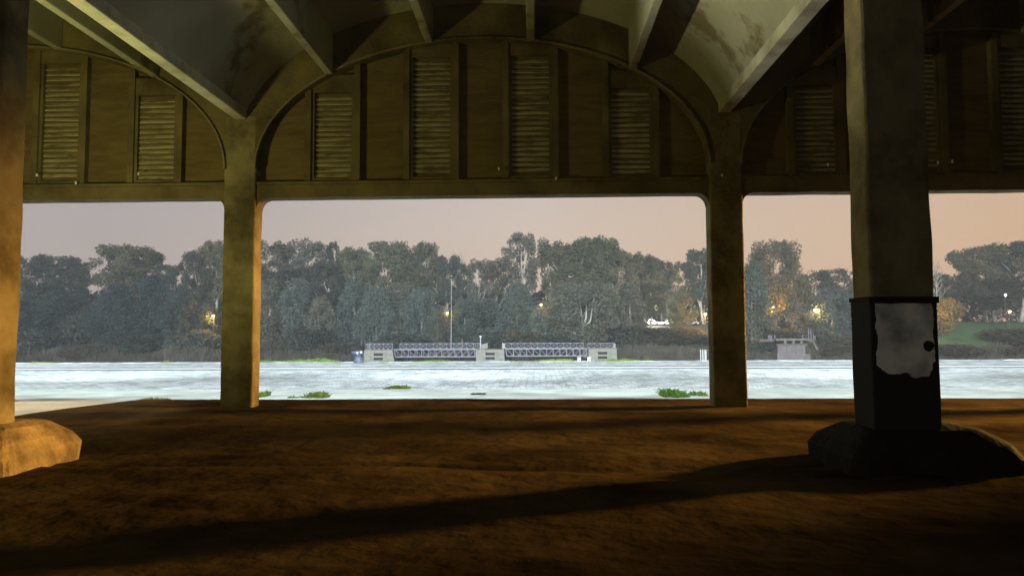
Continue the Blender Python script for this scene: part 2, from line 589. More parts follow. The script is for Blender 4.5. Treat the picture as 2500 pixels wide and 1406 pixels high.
for cx in COLX:
    mb = MB()
    mb.box(cx - 0.13, cx + 0.13, YB, FY0 - 0.004, 6.06, 6.75)
    mb.build('valley_beam', 'valley', shed, bevel=0.02)

# cross walls behind and at the ends
mb = MB(); mb.box(COLX[0] - 0.3, COLX[-1] + 0.3, YB - 0.3, YB - 0.01, -0.1, 8.8); mb.build('back_wall', 'wall', shed)
mb = MB(); mb.box(COLX[0] - 0.6, COLX[0] - 0.345, YB, FY1, -0.1, 8.8); mb.build('end_wall', 'wall', shed)
mb = MB(); mb.box(COLX[-1] + 0.345, COLX[-1] + 0.6, YB, FY1, -0.1, 8.8); mb.build('end_wall', 'wall', shed)

# inner row of columns
NY0 = 8.10


def plinth(cx, seed, parent, wd=1.0):
    mb = MB()
    ring = []
    n = 28
    for lev, (hx, hy, z) in enumerate(((0.75 * wd, 0.73, -0.08), (0.76 * wd, 0.74, 0.18), (0.68 * wd, 0.65, 0.31), (0.50 * wd, 0.44, 0.45), (0.37, 0.29, 0.49))):
        for k in range(n):
            a = 2 * math.pi * k / n
            c, s = math.cos(a), math.sin(a)
            e = 0.2
            x = math.copysign(abs(c) ** e, c) * hx; y = math.copysign(abs(s) ** e, s) * hy
            j = noise.noise_vector(Vector((c * 1.6 + seed, s * 1.6, z * 3))) * 0.04
            mb.v.append((cx + x + j.x, NY0 + 0.42 + y + j.y, z + j.z * 0.5 * (lev > 0)))
    for lev in range(4):
        for k in range(n):
            a, c = lev * n + k, lev * n + (k + 1) % n
            mb.f.append((a, c, c + n, a + n))
    mb.f.append(tuple(4 * n + k for k in range(n)))
    return mb.build('plinth', 'plinth_shade_rim_dark' if seed > 15 else 'plinth', parent)


for i, cx in enumerate(COLX):
    if i == 2:
        cx -= 0.18
    mb = MB()
    jitter_box(mb, cx - 0.345, cx + 0.345, NY0, NY0 + 0.44, 0.1, 6.06, 60, 0.016, 20 + i)
    c = mb.build('column', 'column', shed, bevel=0.035)
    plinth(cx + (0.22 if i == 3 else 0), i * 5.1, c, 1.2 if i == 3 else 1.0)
    if i == 3:
        mb = MB()
        jitter_box(mb, -0.358, 0.358, NY0 - 0.025, NY0 + 0.475, 0.44, 1.86, 24, 0.012, 55)
        j = mb.build('jacket', 'jacket', c, bevel=0.02)
        j.location = (cx, 0, 0)
        j['label'] = 'dark jacket with flaking white painted square and one dark stain'
        mb = MB()
        mb.box(-0.368, 0.368, NY0 - 0.042, NY0 - 0.034, 1.80, 1.87)
        mb.box(-0.368, -0.362, NY0 - 0.034, NY0 + 0.48, 1.83, 1.875)
        e = mb.build('jacket_rim', 'plinth_shade_rim_dark', j)

# ------------------------------------------------------------------ ground
EDGE = 17.0


def fz(x, y):
    n = noise.fractal(Vector((x * 0.22, y * 0.55, 1.7)), 1.0, 2.0, 4)
    n2 = noise.fractal(Vector((x * 0.9, y * 1.4, 4.2)), 1.0, 2.0, 3)
    m = min(1.0, max(0.0, (EDGE - y) / 2.0))
    # worn joints in the slab
    g = 0.0
    for yj, wj, dj in ((8.5, 0.10, 0.05), (12.4, 0.08, 0.03)):
        d = y - yj - 0.22 * noise.fractal(Vector((x * 0.5, yj, 0)), 1.0, 2.0, 4)
        br = min(1.0, max(0.0, 0.6 + 1.4 * noise.noise(Vector((x * 0.45, yj * 2, 3)))))
        g -= dj * br * math.exp(-(d / wj) ** 2)
    return (0.055 * n + 0.014 * n2) * (0.25 + 0.75 * m) + g


def edge_y(x):
    # the slab stops short in the left bay
    t = min(1.0, max(0.0, (x + 9.95) / 0.75))
    t = t * t * (3 - 2 * t)
    e = 13.35 + (EDGE - 13.35) * t
    return e + 0.035 * noise.fractal(Vector((x * 2.2, 9.1, 0)), 1.0, 2.0, 4)


mb = MB()
xs = list(np.arange(-27.5, -11, 0.8)) + list(np.arange(-11, 12, 0.14)) + list(np.arange(12, 36, 0.8))
NYF = 260
for x in xs:
    ey = edge_y(x)
    for j in range(NYF + 1):
        t = j / NYF
        y = 2.0 + (ey - 2.0) * t if j else YB
        mb.v.append((x, y, fz(x, y)))
    mb.v.append((x, ey + 0.01, -0.16))
S = NYF + 2
for i in range(len(xs) - 1):
    for j in range(NYF + 1):
        a = i * S + j
        mb.f.append((a, a + 1, a + S + 1, a + S))
o = mb.build('floor', 'floor', smooth=True); tag(o, kind='structure')

o = MB().box(-70, 70, 12.8, 21.4, -0.5, -0.10).build('pavement', 'pavement'); tag(o, kind='structure')
QE = 42.3
mb = MB()
o = MB().box(-140, 140, 21.4, QE - 0.9, -0.5, -0.104).build('cobbled_quay', 'cobbles'); tag(o, kind='structure')
mb = MB()
x = -140.0
while x < 140:
    w = random.uniform(1.1, 1.6)
    mb.box(x, x + w - 0.02, QE - 0.9, QE + 0.05, -0.6, -0.085 + random.uniform(-0.012, 0.012))
    x += w
o = mb.build('quay_coping', 'coping'); tag(o, kind='structure')
o = MB().box(-140, 140, QE - 1.2, QE - 0.02, -7, -0.6).build('quay_wall', 'coping'); tag(o, kind='structure')
o = MB().box(-140, 140, 33.2, 35.2, -0.3, -0.096).build('track_bed', 'track_strip'); tag(o, kind='structure')
for yy, lab in ((33.2, 'dark crane rail set in the cobbles, the one nearer the shed'), (35.2, 'dark crane rail set in the cobbles, the one nearer the quay edge')):
    mb = MB()
    mb.box(-140, 140, yy - 0.05, yy + 0.05, -0.2, -0.075)
    mb.box(-140, 140, yy - 0.16, yy - 0.05, -0.2, -0.092)
    o = mb.build('crane_rail', 'steel_dark'); tag(o, lab, 'rail', 'crane rails along the quay')
mb = MB()
p = at(1168, 960, 19.6)
mb.box(p.x - 0.2, p.x + 0.2, 19.35, 19.85, -0.2, -0.094)
for k in range(4):
    mb.box(p.x - 0.16 + k * 0.09, p.x - 0.12 + k * 0.09, 19.4, 19.8, -0.096, -0.084)
o = mb.build('drain_cover', 'steel_dark'); tag(o, 'grey iron drain cover in the pale pavement strip', 'drain cover')

o = MB().add([(-600, QE - 0.5, -4.35), (600, QE - 0.5, -4.35), (600, 161, -4.35), (-600, 161, -4.35)], [(0, 1, 2, 3)]).build('water', 'water')
tag(o, kind='structure')


def tz(x, y):
    pts = ((155, -5.4), (158, -4.5), (161, -3.7), (168, -2.2), (178, 1.6), (184, 3.2), (200, 4.0), (260, 4.3), (900, 4.5))
    for (a, za), (bb, zb) in zip(pts, pts[1:]):
        if y <= bb:
            t = max(0, (y - a) / (bb - a))
            break
    z = za + (zb - za) * t
    return z + 0.35 * noise.fractal(Vector((x * 0.05, y * 0.08, 2.2)), 1.0, 2.0, 3) * min(1, max(0, (y - 157) / 10))


mb = MB()
xs = np.arange(-420, 421, 6.0)
ys = list(np.arange(155, 204, 1.5)) + [210, 225, 260, 340, 500, 900]
for y in ys:
    for x in xs:
        mb.v.append((x, y, tz(x, y)))
nx = len(xs)
for j in range(len(ys) - 1):
    for i in range(nx - 1):
        a = j * nx + i
        mb.f.append((a, a + 1, a + nx + 1, a + nx))
o = mb.build('riverbank', 'bank', smooth=True); tag(o, kind='structure')
# lawn on the right part of the bank
mb = MB()
xs = np.arange(88, 175, 3.0); ys = np.arange(166.5, 186, 1.5)
for y in ys:
    for x in xs:
        mb.v.append((x, y, tz(x, y) + 0.06))
nx = len(xs)
for j in range(len(ys) - 1):
    for i in range(nx - 1):
        a = j * nx + i
        mb.f.append((a, a + 1, a + nx + 1, a + nx))
o = mb.build('lawn', 'lawn', smooth=True); tag(o, kind='structure')


# ------------------------------------------------------------------ foliage
def leaf_quads(cent, size, droop, rng, asp=0.55):
    n = len(cent)
    ax = rng.normal(size=(n, 3)); ax[:, 2] -= droop
    ax /= np.linalg.norm(ax, axis=1)[:, None]
    r = rng.normal(size=(n, 3))
    bx = np.cross(ax, r); bx /= np.linalg.norm(bx, axis=1)[:, None]
    s = size * rng.uniform(0.6, 1.4, n)[:, None]
    a = ax * s; bq = bx * s * asp
    v = np.empty((n, 4, 3))
    v[:, 0] = cent - a; v[:, 1] = cent + bq - a * 0.1; v[:, 2] = cent + a; v[:, 3] = cent - bq + a * 0.1
    return v.reshape(-1, 3)


def quads_obj(name, v, mt, parent=None):
    n = len(v) // 4
    me = bpy.data.meshes.new(name)
    me.vertices.add(len(v)); me.vertices.foreach_set('co', v.astype(np.float32).ravel())
    me.loops.add(n * 4); me.loops.foreach_set('vertex_index', np.arange(n * 4, dtype=np.int32))
    me.polygons.add(n); me.polygons.foreach_set('loop_start', np.arange(0, n * 4, 4, dtype=np.int32))
    me.polygons.foreach_set('loop_total', np.full(n, 4, dtype=np.int32))
    me.update(calc_edges=True)
    me.materials.append(MATS[mt])
    o = bpy.data.objects.new(name, me); COL.objects.link(o)
    if parent: o.parent = parent
    return o


def clump_points(cents, rads, per, zst, rng):
    out = []
    for c, r in zip(cents, rads):
        n = max(6, int(per * (r ** 2)))
        d = rng.normal(size=(n, 3)); d /= np.linalg.norm(d, axis=1)[:, None]
        rr = r * (0.35 + 0.65 * rng.random(n) ** 0.55)
        p = d * rr[:, None]
        p[:, 2] *= zst
        p += np.array(c) + rng.normal(size=(n, 3)) * 0.12
        out.append(p)
    return np.concatenate(out)


def limb_path(a, c, bend, rng, n=5):
    a, c = Vector(a), Vector(c)
    pts = []
    side = Vector(rng.normal(size=3)) * bend
    for k in range(n + 1):
        t = k / n
        p = a.lerp(c, t) + side * math.sin(t * math.pi) + Vector((0, 0, bend * 0.8 * math.sin(t * math.pi)))
        pts.append(p)
    return pts


PROTO = {}


def make_tree(key, kind, seed, H, W, leafmat, barkmat, name):
    """natural size H tall and W wide; scaled per copy"""
    rng = np.random.default_rng(seed)
    root = bpy.data.objects.new(name, None); COL.objects.link(root)
    root.empty_display_size = 0.3
    cents, rads = [], []
    if kind == 'tall':           # eucalyptus: bare lower trunk, lumpy domed heads
        z0, nc = 0.34, 84
        prof = lambda t: 0.55 + 0.45 * math.sin(min(1, t * 1.15) * math.pi * 0.62) if t < 0.8 else 1.0 - ((t - 0.8) / 0.2) ** 2 * 0.55
        rr, per, zst, droop, ls = (0.07, 0.15), 120, 1.15, 0.8, 0.24
    elif kind == 'open':         # same with gaps and visible pale limbs
        z0, nc = 0.40, 44
        prof = lambda t: 0.6 + 0.4 * math.sin(min(1, t) * math.pi * 0.7) if t < 0.8 else 1.0 - ((t - 0.8) / 0.2) ** 2 * 0.5
        rr, per, zst, droop, ls = (0.07, 0.16), 105, 1.0, 0.7, 0.24
    elif kind == 'weep':         # leaves down to the ground, rounded cone
        z0, nc = 0.02, 120
        prof = lambda t: (0.80 + 0.20 * math.sin(t * math.pi * 1.3)) * (1 - (max(0, t - 0.4) / 0.6) ** 1.6 * 0.62)
        rr, per, zst, droop, ls = (0.07, 0.15), 105, 2.0, 1.6, 0.23
    elif kind == 'skirt':        # broad, feathery, short visible trunk
        z0, nc = 0.22, 100
        prof = lambda t: 0.75 + 0.25 * math.sin(t * math.pi) if t < 0.6 else 1.0 - ((t - 0.6) / 0.4) ** 2 * 0.6
        rr, per, zst, droop, ls = (0.055, 0.12), 110, 1.5, 1.2, 0.23
    elif kind == 'bush':
        z0, nc = 0.0, 16
        prof = lambda t: 1.0 - t * t * 0.6
        rr, per, zst, droop, ls = (0.2, 0.32), 150, 0.9, 0.3, 0.2
    elif kind == 'bare':
        z0, nc = 0.45, 0
    hw = W / 2
    for k in range(nc):
        t = (k + rng.random()) / nc
        z = H * (z0 + (0.965 - z0) * t)
        a = rng.random() * 2 * math.pi
        lob = 1 + 0.22 * math.sin(a * 2 + seed + t * 5) + 0.14 * math.sin(a * 3 - seed * 2 + t * 9)
        q = prof(t) * hw * lob * (0.25 + 0.62 * math.sqrt(rng.random()))
        r = W * rng.uniform(*rr)
        z = min(z, H - r * zst)
        z = max(z, r * 0.5)
        cents.append((math.cos(a) * q, math.sin(a) * q, z)); rads.append(r)
    # trunk and limbs
    tb = MB()
    lean = Vector((rng.normal() * 0.03 * H, rng.normal() * 0.03 * H, 0))
    topz = H * (0.8 if kind != 'bush' else 0.5)
    tr = H * (0.016 if kind != 'bush' else 0.02)
    tpts, trad = [], []
    for k in range(9):
        t = k / 8
        tpts.append(Vector((lean.x * t + 0.012 * H * math.sin(t * 7 + seed), lean.y * t, -0.6 + (topz + 0.6) * t)))
        trad.append(tr * (1.25 - 1.05 * t))
    if kind == 'skirt' and key == 'skirt':
        fwd = -0.30 * W
        f = [Vector((0.02 * W, fwd, -0.6)), Vector((0.0, fwd, 0.10 * H)), Vector((0.005 * W, fwd, 0.22 * H)), Vector((-0.01 * W, fwd * 1.15, 0.36 * H)), Vector((0.03 * W, fwd * 1.1, 0.5 * H)), Vector((0.05 * W, fwd * 0.4, 0.75 * H))]
        tb.tube(f, [0.42, 0.36, 0.32, 0.24, 0.18, 0.08], 8)
        tb.tube([f[2], Vector((-0.09 * W, fwd * 1.3, 0.29 * H)), Vector((-0.2 * W, fwd * 1.4, 0.33 * H))], [0.2, 0.17, 0.10], 6)
        tb.tube([f[3], Vector((0.07 * W, fwd * 1.45, 0.45 * H)), Vector((0.1 * W, fwd * 1.3, 0.62 * H))], [0.18, 0.14, 0.06], 6)
    tb.tube(tpts, trad, 6)
    nl = {'tall': 12, 'open': 16, 'weep': 8, 'skirt': 14, 'bush': 4, 'bare': 0}[kind]
    for k in range(min(nl, len(cents))):
        c = cents[(k * 7 + 3) % len(cents)]
        t = min(0.92, max(0.22, c[2] / H * 0.62))
        i = int(t / 0.8 * 8) if False else min(7, int(t * 8 * H / topz))
        s = tpts[i]
        lr = trad[i] * 0.6
        tb.tube(limb_path(s, c, H * 0.02, rng), [lr, lr * 0.85, lr * 0.7, lr * 0.5, lr * 0.32, lr * 0.16], 5)
    if kind == 'bare':
        for k in range(26):
            t = rng.uniform(0.35, 1.0)
            i = min(8, int(t * 8)); s = tpts[i]
            a = rng.random() * 2 * math.pi
            e = s + Vector((math.cos(a) * W * 0.5 * rng.uniform(.4, 1), math.sin(a) * W * .5 * rng.uniform(.4, 1), H * rng.uniform(0.08, 0.24)))
            e.z = min(e.z, H)
            lr = H * 0.005
            pth = limb_path(s, e, H * 0.012, rng)
            tb.tube(pth, [lr, lr * .9, lr * .8, lr * .65, lr * .5, lr * .35], 4)
            for q in range(3):
                b0 = pth[2 + q]
                e2 = b0 + Vector((rng.normal() * 0.05 * H, rng.normal() * 0.05 * H, 0.07 * H * rng.random() + 0.02 * H))
                tb.tube([b0, b0.lerp(e2, .5), e2], [lr * .6, lr * .45, lr * .3], 4)
    tb.build('trunk', barkmat, root, smooth=True)
    if cents:
        p = clump_points(cents, rads, per, zst, rng)
        # loose stray leaves soften the outline
        v = leaf_quads(p, ls, droop, rng)
        quads_obj('crown', v, leafmat, root)
    PROTO[key] = [root, H, W, False]
    return root


make_tree('tallA', 'tall', 1, 20, 10, 'leaf_olive', 'bark_pale', 'eucalyptus_tree')
make_tree('tallB', 'tall', 2, 20, 9, 'leaf_deep', 'bark_pale', 'eucalyptus_tree')
make_tree('tallC', 'tall', 3, 20, 11, 'leaf_olive', 'bark_pale', 'eucalyptus_tree')
make_tree('tallD', 'tall', 4, 20, 8, 'leaf_deep', 'bark_dark', 'eucalyptus_tree')
make_tree('openA', 'open', 5, 20, 10, 'leaf_grey', 'bark_pale', 'eucalyptus_tree')
make_tree('openB', 'open', 6, 20, 11, 'leaf_olive', 'bark_pale', 'eucalyptus_tree')
make_tree('weepA', 'weep', 7, 15, 8, 'leaf_teal', 'bark_pale', 'weeping_tree')
make_tree('weepB', 'weep', 8, 15, 9, 'leaf_teal', 'bark_pale', 'weeping_tree')
make_tree('weepC', 'weep', 9, 15, 7, 'leaf_grey', 'bark_pale', 'weeping_tree')
make_tree('weepD', 'weep', 21, 15, 8, 'leaf_teal_shaded', 'bark_dark', 'weeping_tree')
make_tree('weepE', 'weep', 22, 15, 9, 'leaf_teal_shaded', 'bark_dark', 'weeping_tree')
make_tree('skirt', 'skirt', 10, 16, 14, 'leaf_grey', 'bark_pale', 'broad_tree')
make_tree('bushA', 'bush', 12, 4, 6, 'leaf_deep', 'bark_dark', 'shrub')
make_tree('bushB', 'bush', 13, 4, 7, 'leaf_brown', 'bark_dark', 'shrub')
make_tree('bushC', 'bush', 14, 4, 5, 'leaf_teal', 'bark_dark', 'shrub')
make_tree('amber', 'bush', 15, 6, 7, 'leaf_amber', 'bark_dark', 'round_tree')
make_tree('bare', 'bare', 16, 18, 7, 'leaf_deep', 'bark_pale', 'bare_tree')
make_tree('wide', 'skirt', 17, 20, 15, 'leaf_olive', 'bark_dark', 'broad_tree')


def place(key, px, top, wpx, Y, label, group, cat='tree', zoff=0.0):
    root, H, W, used = PROTO[key]
    p = at(px, top, Y)
    zb = tz(p.x, Y) + zoff
    h = p.z - zb
    w = wpx * Y / F
    sc = (w / W, w / W, h / H)
    rz = random.uniform(0, 6.28) if key != 'skirt' else 0.0
    loc = (p.x, Y, zb)
    if not used:
        PROTO[key][3] = True
        root.location = loc; root.scale = sc; root.rotation_euler = (0, 0, rz)
        tag(root, label, cat, group)
        return root
    r = copy_thing(root, loc, label, group, sc, rz)
    r['category'] = cat
    return r


GB = 'tall trees at the back of the far bank'
GF = 'lower trees at the front of the far bank'
GS = 'shrubs along the far bank'
trees = [
    # left opening, back row
    ('tallB', 70, 622, 150, 186, 'dark tree filling the far left of the left opening', GB),
    ('tallD', 160, 625, 120, 190, 'dark rounded tree left of the sky gap in the left opening', GB),
    ('tallC', 310, 598, 150, 190, 'broad flat topped tree rising highest in the left opening', GB),
    ('tallD', 405, 645, 90, 192, 'low dark tree right of the flat topped one in the left opening', GB),
    ('tallB', 480, 612, 70, 188, 'narrow pointed tree near the right edge of the left opening', GB),
    ('tallA', 535, 588, 90, 190, 'tall tree half hidden behind the left facade column', GB),
    # left opening, front row
    ('weepE', 60, 735, 130, 168, 'teal drooping tree at the left end of the left opening', GF),
    ('weepD', 145, 705, 120, 171, 'grey green drooping tree under the dark rounded crown, left opening', GF),
    ('bushA', 205, 760, 90, 172, 'very dark low tree below the sky gap in the left opening', GF),
    ('weepE', 285, 690, 120, 171, 'drooping tree in front of the flat topped tree, left opening', GF),
    ('weepD', 370, 672, 100, 172, 'paler drooping tree in the middle of the left opening', GF),
    ('weepD', 440, 700, 90, 170, 'teal drooping tree left of the amber lamp, left opening', GF),
    ('weepE', 505, 735, 80, 174, 'low drooping tree around the amber lamp beside the left column', GF),
    # centre opening, back row
    ('openB', 660, 588, 110, 192, 'airy tree with sky showing through beside the left column', GB),
    ('openA', 745, 584, 110, 193, 'airy grey tree with pale stems, second from the left column', GB),
    ('tallB', 700, 655, 130, 188, 'dark tree filling the gap below the two airy crowns', GB),
    ('tallD', 817, 588, 36, 190, 'thin spire of a tree standing alone against the sky', GB),
    ('tallB', 795, 640, 90, 186, 'dark tree below the thin spire', GB),
    ('tallC', 865, 605, 100, 189, 'round headed tree right of the thin spire', GB),
    ('tallA', 945, 586, 120, 187, 'tall olive tree above the left concrete block', GB),
    ('tallC', 1000, 640, 100, 186, 'olive tree leaning between two domed crowns over the left gangway', GB),
    ('tallA', 1037, 593, 95, 188, 'domed tree left of the bare twiggy top', GB),
    ('weepB', 1185, 728, 110, 181, 'dusky drooping tree behind the thin lamp post', GF),
    ('bare', 1122, 600, 60, 194, 'leafless twiggy tree standing above the crowns', GB),
    ('tallB', 1095, 624, 80, 187, 'small dark crown below the leafless twigs', GB),
    ('openA', 1165, 632, 75, 190, 'thin leaved tree with many sky holes above the middle block', GB),
    ('openB', 1212, 630, 80, 191, 'thin leaved tree just left of the tallest tree', GB),
    ('openA', 1278, 566, 95, 184, 'tallest tree, with pale forked limbs, above the right gangway', GB),
    ('openB', 1345, 588, 70, 189, 'slim tree with pale stems right of the tallest tree', GB),
    ('tallA', 1400, 588, 110, 188, 'large rounded tree, left half of the double crown in the centre', GB),
    ('tallC', 1450, 578, 120, 190, 'large rounded tree, right half of the double crown in the centre', GB),
    ('tallA', 1515, 608, 85, 187, 'tall tree just right of the double crown', GB),
    ('tallC', 1570, 622, 90, 188, 'olive sunken crown between the double crown and the white cars', GB),
    ('tallD', 1610, 635, 60, 193, 'narrow dark tree behind the white cars', GB),
    ('openB', 1655, 638, 80, 192, 'thin tree with sky holes above the parked cars', GB),
    ('tallB', 1712, 608, 80, 190, 'dark tree rising beside the right facade column', GB),
    # centre opening, front row
    ('weepC', 655, 680, 90, 170, 'grey green drooping tree beside the orange edge of the left column', GF),
    ('weepA', 728, 680, 95, 171, 'drooping tree second from the left column', GF),
    ('weepC', 785, 722, 80, 169, 'short pale drooping tree above the bright green weeds', GF),
    ('weepA', 865, 678, 80, 171, 'pointed teal tree directly above the bollard', GF),
    ('weepB', 920, 700, 90, 168, 'drooping tree above the left concrete block', GF),
    ('weepC', 975, 690, 80, 172, 'drooping tree at the left end of the left gangway', GF),
    ('weepB', 1030, 700, 90, 170, 'drooping tree at the middle of the left gangway', GF),
    ('weepC', 1070, 745, 60, 167, 'short brownish drooping tree behind the left gangway rail', GF),
    ('weepA', 1132, 728, 85, 170, 'bluish drooping tree right of the tall pale pole', GF),
    ('weepB', 1262, 690, 100, 171, 'blue green drooping tree below the tallest tree', GF),
    ('weepA', 1330, 735, 80, 167, 'low drooping tree left of the broad pale tree', GF),
    ('skirt', 1420, 688, 175, 163, 'broad pale tree with bare trunk right behind the right gangway', GF),
    ('weepC', 1535, 690, 90, 173, 'slim drooping tree left of the white cars', GF),
    ('tallA', 1590, 690, 80, 178, 'thin stemmed tree with leaves hanging over the white cars', GF),
    ('wide', 1660, 712, 74, 176, 'rounded pale tree standing before the parked cars', GF),
    # right opening
    ('wide', 1890, 586, 150, 178, 'big domed tree behind the old pier', GB),
    ('weepA', 1835, 640, 100, 170, 'blue green drooping tree beside the right facade column', GF),
    ('weepC', 1958, 670, 70, 176, 'small drooping tree hanging right of the domed tree', GF),
    ('tallD', 2045, 655, 100, 192, 'dark flat tree behind the pale willow near the painted column', GB),
    ('weepB', 2030, 705, 120, 170, 'olive willow between the old pier and the painted column', GF),
    ('weepC', 2095, 690, 90, 172, 'olive willow partly behind the painted column', GF),
    ('bare', 2285, 620, 50, 190, 'leafless tree just right of the painted column', GB),
    ('tallB', 2300, 668, 90, 194, 'low brown crown right of the painted column', GB),
    ('tallC', 2400, 600, 130, 192, 'dark many headed tree in the rightmost opening', GB),
    ('tallB', 2485, 588, 110, 190, 'dark tree cut by the right edge of the photo', GB),
    ('tallD', 2430, 680, 120, 186, 'dark mass of leaves behind the two lamps at far right', GB),
]
for t in trees:
    key, px, top, w, Y, lab, grp = t
    place(key, px, top, w * 1.12, Y, lab, grp)

bushes = [
    ('bushA', 90, 800, 130, 166, 'dark shrub at the waterside, far left of the left opening'),
    ('bushB', 230, 838, 120, 163, 'brown shrub at the waterside below the dark low tree'),
    ('bushA', 340, 815, 130, 167, 'dark shrub under the paler drooping tree, left opening'),
    ('bushC', 470, 805, 110, 168, 'green shrub below the amber lamp, left opening'),
    ('bushB', 690, 830, 110, 165, 'brown shrub above the long strip of bright weeds'),
    ('bushA', 760, 800, 120, 167, 'dark shrub under the second drooping tree'),
    ('bushB', 835, 838, 110, 164, 'brown shrub left of the bollard'),
    ('bushA', 1000, 815, 120, 164, 'dark shrub behind the left end of the left gangway'),
    ('bushC', 1180, 800, 90, 165, 'grey shrub behind the thin lamp post on the middle block'),
    ('bushA', 1205, 820, 70, 163, 'near black shrub behind the middle concrete block'),
    ('bushB', 1275, 808, 110, 164, 'olive brown shrub behind the left end of the right gangway'),
    ('bushA', 1350, 815, 100, 165, 'dark shrub behind the middle of the right gangway'),
    ('bushA', 1500, 795, 130, 170, 'blackish shrub behind the right concrete block'),
    ('bushA', 1580, 800, 130, 172, 'blackish shrub below the white cars'),
    ('bushB', 1650, 800, 120, 172, 'brownish shrub below the parked cars'),
    ('bushA', 1705, 815, 80, 170, 'dark shrub beside the right facade column'),
    ('bushA', 1900, 800, 90, 172, 'dark conical shrub behind the old pier deck'),
    ('bushC', 1850, 835, 80, 163, 'grey green shrub left of the old pier'),
    ('bushB', 2030, 840, 100, 163, 'brown bramble at the water right of the old pier'),
    ('bushB', 2080, 815, 90, 166, 'olive bramble beside the painted column'),
    ('bushB', 2310, 840, 130, 163, 'brown shrub below the lawn, right of the painted column'),
    ('bushB', 2470, 845, 120, 163, 'brown shrub at the water, far right'),
    ('bushA', 2470, 800, 130, 170, 'dark shrub below the lamps at far right'),
]
for key, px, top, w, Y, lab in bushes:
    place(key, px, top, w * 1.15, Y, lab, GS, 'shrub')
place('amber', 2312, 728, 96, 177, 'round amber lit tree beside the glowing pole', None, 'tree')

# distant wood and reeds
rng = np.random.default_rng(77)
n = 42000
c = np.empty((n, 3))
c[:, 0] = rng.uniform(-230, 230, n); c[:, 1] = rng.uniform(212, 226, n)
top = np.array([13.0 + 3.5 * noise.fractal(Vector((x * 0.05, 0.3, 0)), 1.0, 2.0, 4) for x in c[:, 0]])
c[:, 2] = 3 + (top - 3) * rng.random(n) ** 0.75
o = quads_obj('far_wood', leaf_quads(c, 0.75, 0.3, rng), 'leaf_deep'); tag(o, 'dark far wood glimpsed between the trunks', kind='stuff')
n = 30000
x = rng.uniform(-150, 170, n)
dens = np.array([noise.fractal(Vector((a * 0.12, 5.5, 0)), 1.0, 2.0, 3) for a in x])
y = 158.8 + rng.random(n) * 5
h = (0.6 + 1.7 * rng.random(n) ** 1.4) * (1 + 0.75 * dens)
z0 = np.array([tz(a, bb) for a, bb in zip(x, y)]) - 0.1
lean = rng.normal(size=(n, 2)) * 0.45
w = 0.07
v = np.empty((n, 4, 3))
v[:, 0] = np.stack([x - w, y, z0], 1); v[:, 1] = np.stack([x + w, y, z0], 1)
v[:, 2] = np.stack([x + w * 0.5 + lean[:, 0], y + lean[:, 1], z0 + h], 1); v[:, 3] = np.stack([x - w * 0.5 + lean[:, 0], y + lean[:, 1], z0 + h], 1)
o = quads_obj('reed_bed', v.reshape(-1, 3), 'reed'); tag(o, 'brown reeds and brambles along the far waterline', kind='stuff')


# grass and weeds on the quay
def weeds(px0, px1, py, Y, hgt, dens, label, zb=-0.1, depth=0.5, group='green weeds growing on the quay'):
    a, bb = at(px0, py, Y), at(px1, py, Y)
    L_ = bb.x - a.x
    n = int(0.6 * dens * L_ * depth * 100)
    xx = rng.random(n)
    k = np.array([0.35 + 0.65 * abs(math.sin(q * 3.0 + px0)) + 0.5 * noise.noise(Vector((q * L_ * 2.5, px0, 0))) for q in xx]).clip(0.12, 1.3)
    endf = np.minimum(1, np.minimum(xx, 1 - xx) * 6)
    yy = (rng.random(n) - 0.5) * depth * (0.4 + 0.6 * endf)
    h = 0.52 * hgt * k * (0.3 + 0.7 * endf) * rng.uniform(0.25, 1.5, n)
    w = 0.012 + 0.012 * rng.random(n)
    ln = rng.normal(size=(n, 2)) * 0.7
    X = xx * L_ - L_ / 2
    z = np.zeros(n)
    v = np.empty((n, 4, 3))
    v[:, 0] = np.stack([X - w, yy, z], 1); v[:, 1] = np.stack([X + w, yy, z], 1)
    tx = X + ln[:, 0] * h; ty = yy + ln[:, 1] * h
    v[:, 2] = np.stack([tx + w * .5, ty, z + h], 1); v[:, 3] = np.stack([tx - w * .5, ty, z + h], 1)
    o = quads_obj('weed_clump', v.reshape(-1, 3), 'grass')
    o.location = ((a.x + bb.x) / 2, Y, zb)
    return tag(o, label, 'weeds', group)


weeds(615, 652, 962, 19.0, 0.22, 16, 'bright green weeds at the foot of the left facade column', depth=0.9)
weeds(705, 736, 966, 18.6, 0.08, 8, 'small dark tuft between the two bright clumps near the left column', depth=0.4)
weeds(738, 802, 966, 18.7, 0.19, 14, 'pointed bright green clump in front of the pavement strip', depth=0.6)
weeds(936, 1002, 948, 21.6, 0.13, 22, 'flat oblong of green weeds at the edge of the cobbles', depth=0.45)
weeds(1612, 1682, 964, 18.9, 0.24, 13, 'largest green clump, near the right facade column', depth=1.0)
weeds(1684, 1728, 962, 19.2, 0.12, 8, 'thin green weeds touching the right facade column', depth=0.8)
weeds(340, 415, 970, 18.0, 0.09, 8, 'sparse weeds at the slab edge in the left opening', depth=0.5)
weeds(618, 832, 882, 41.9, 0.26, 9, 'long strip of bright green weeds on the quay edge left of the bollard', depth=0.7)
weeds(925, 965, 881, 41.8, 0.14, 8, 'little weeds on the quay edge under the left concrete block', depth=0.5)
weeds(1002, 1110, 880, 41.9, 0.15, 7, 'weeds on the quay edge below the left gangway', depth=0.5)
weeds(1230, 1262, 879, 41.9, 0.10, 7, 'tiny weeds on the quay edge right of the middle concrete block', depth=0.5)
weeds(1300, 1408, 879, 41.9, 0.20, 9, 'weeds on the quay edge below the right gangway', depth=0.6)
weeds(1452, 1605, 879, 41.9, 0.17, 8, 'weeds on the quay edge from the right concrete block onwards', depth=0.6)
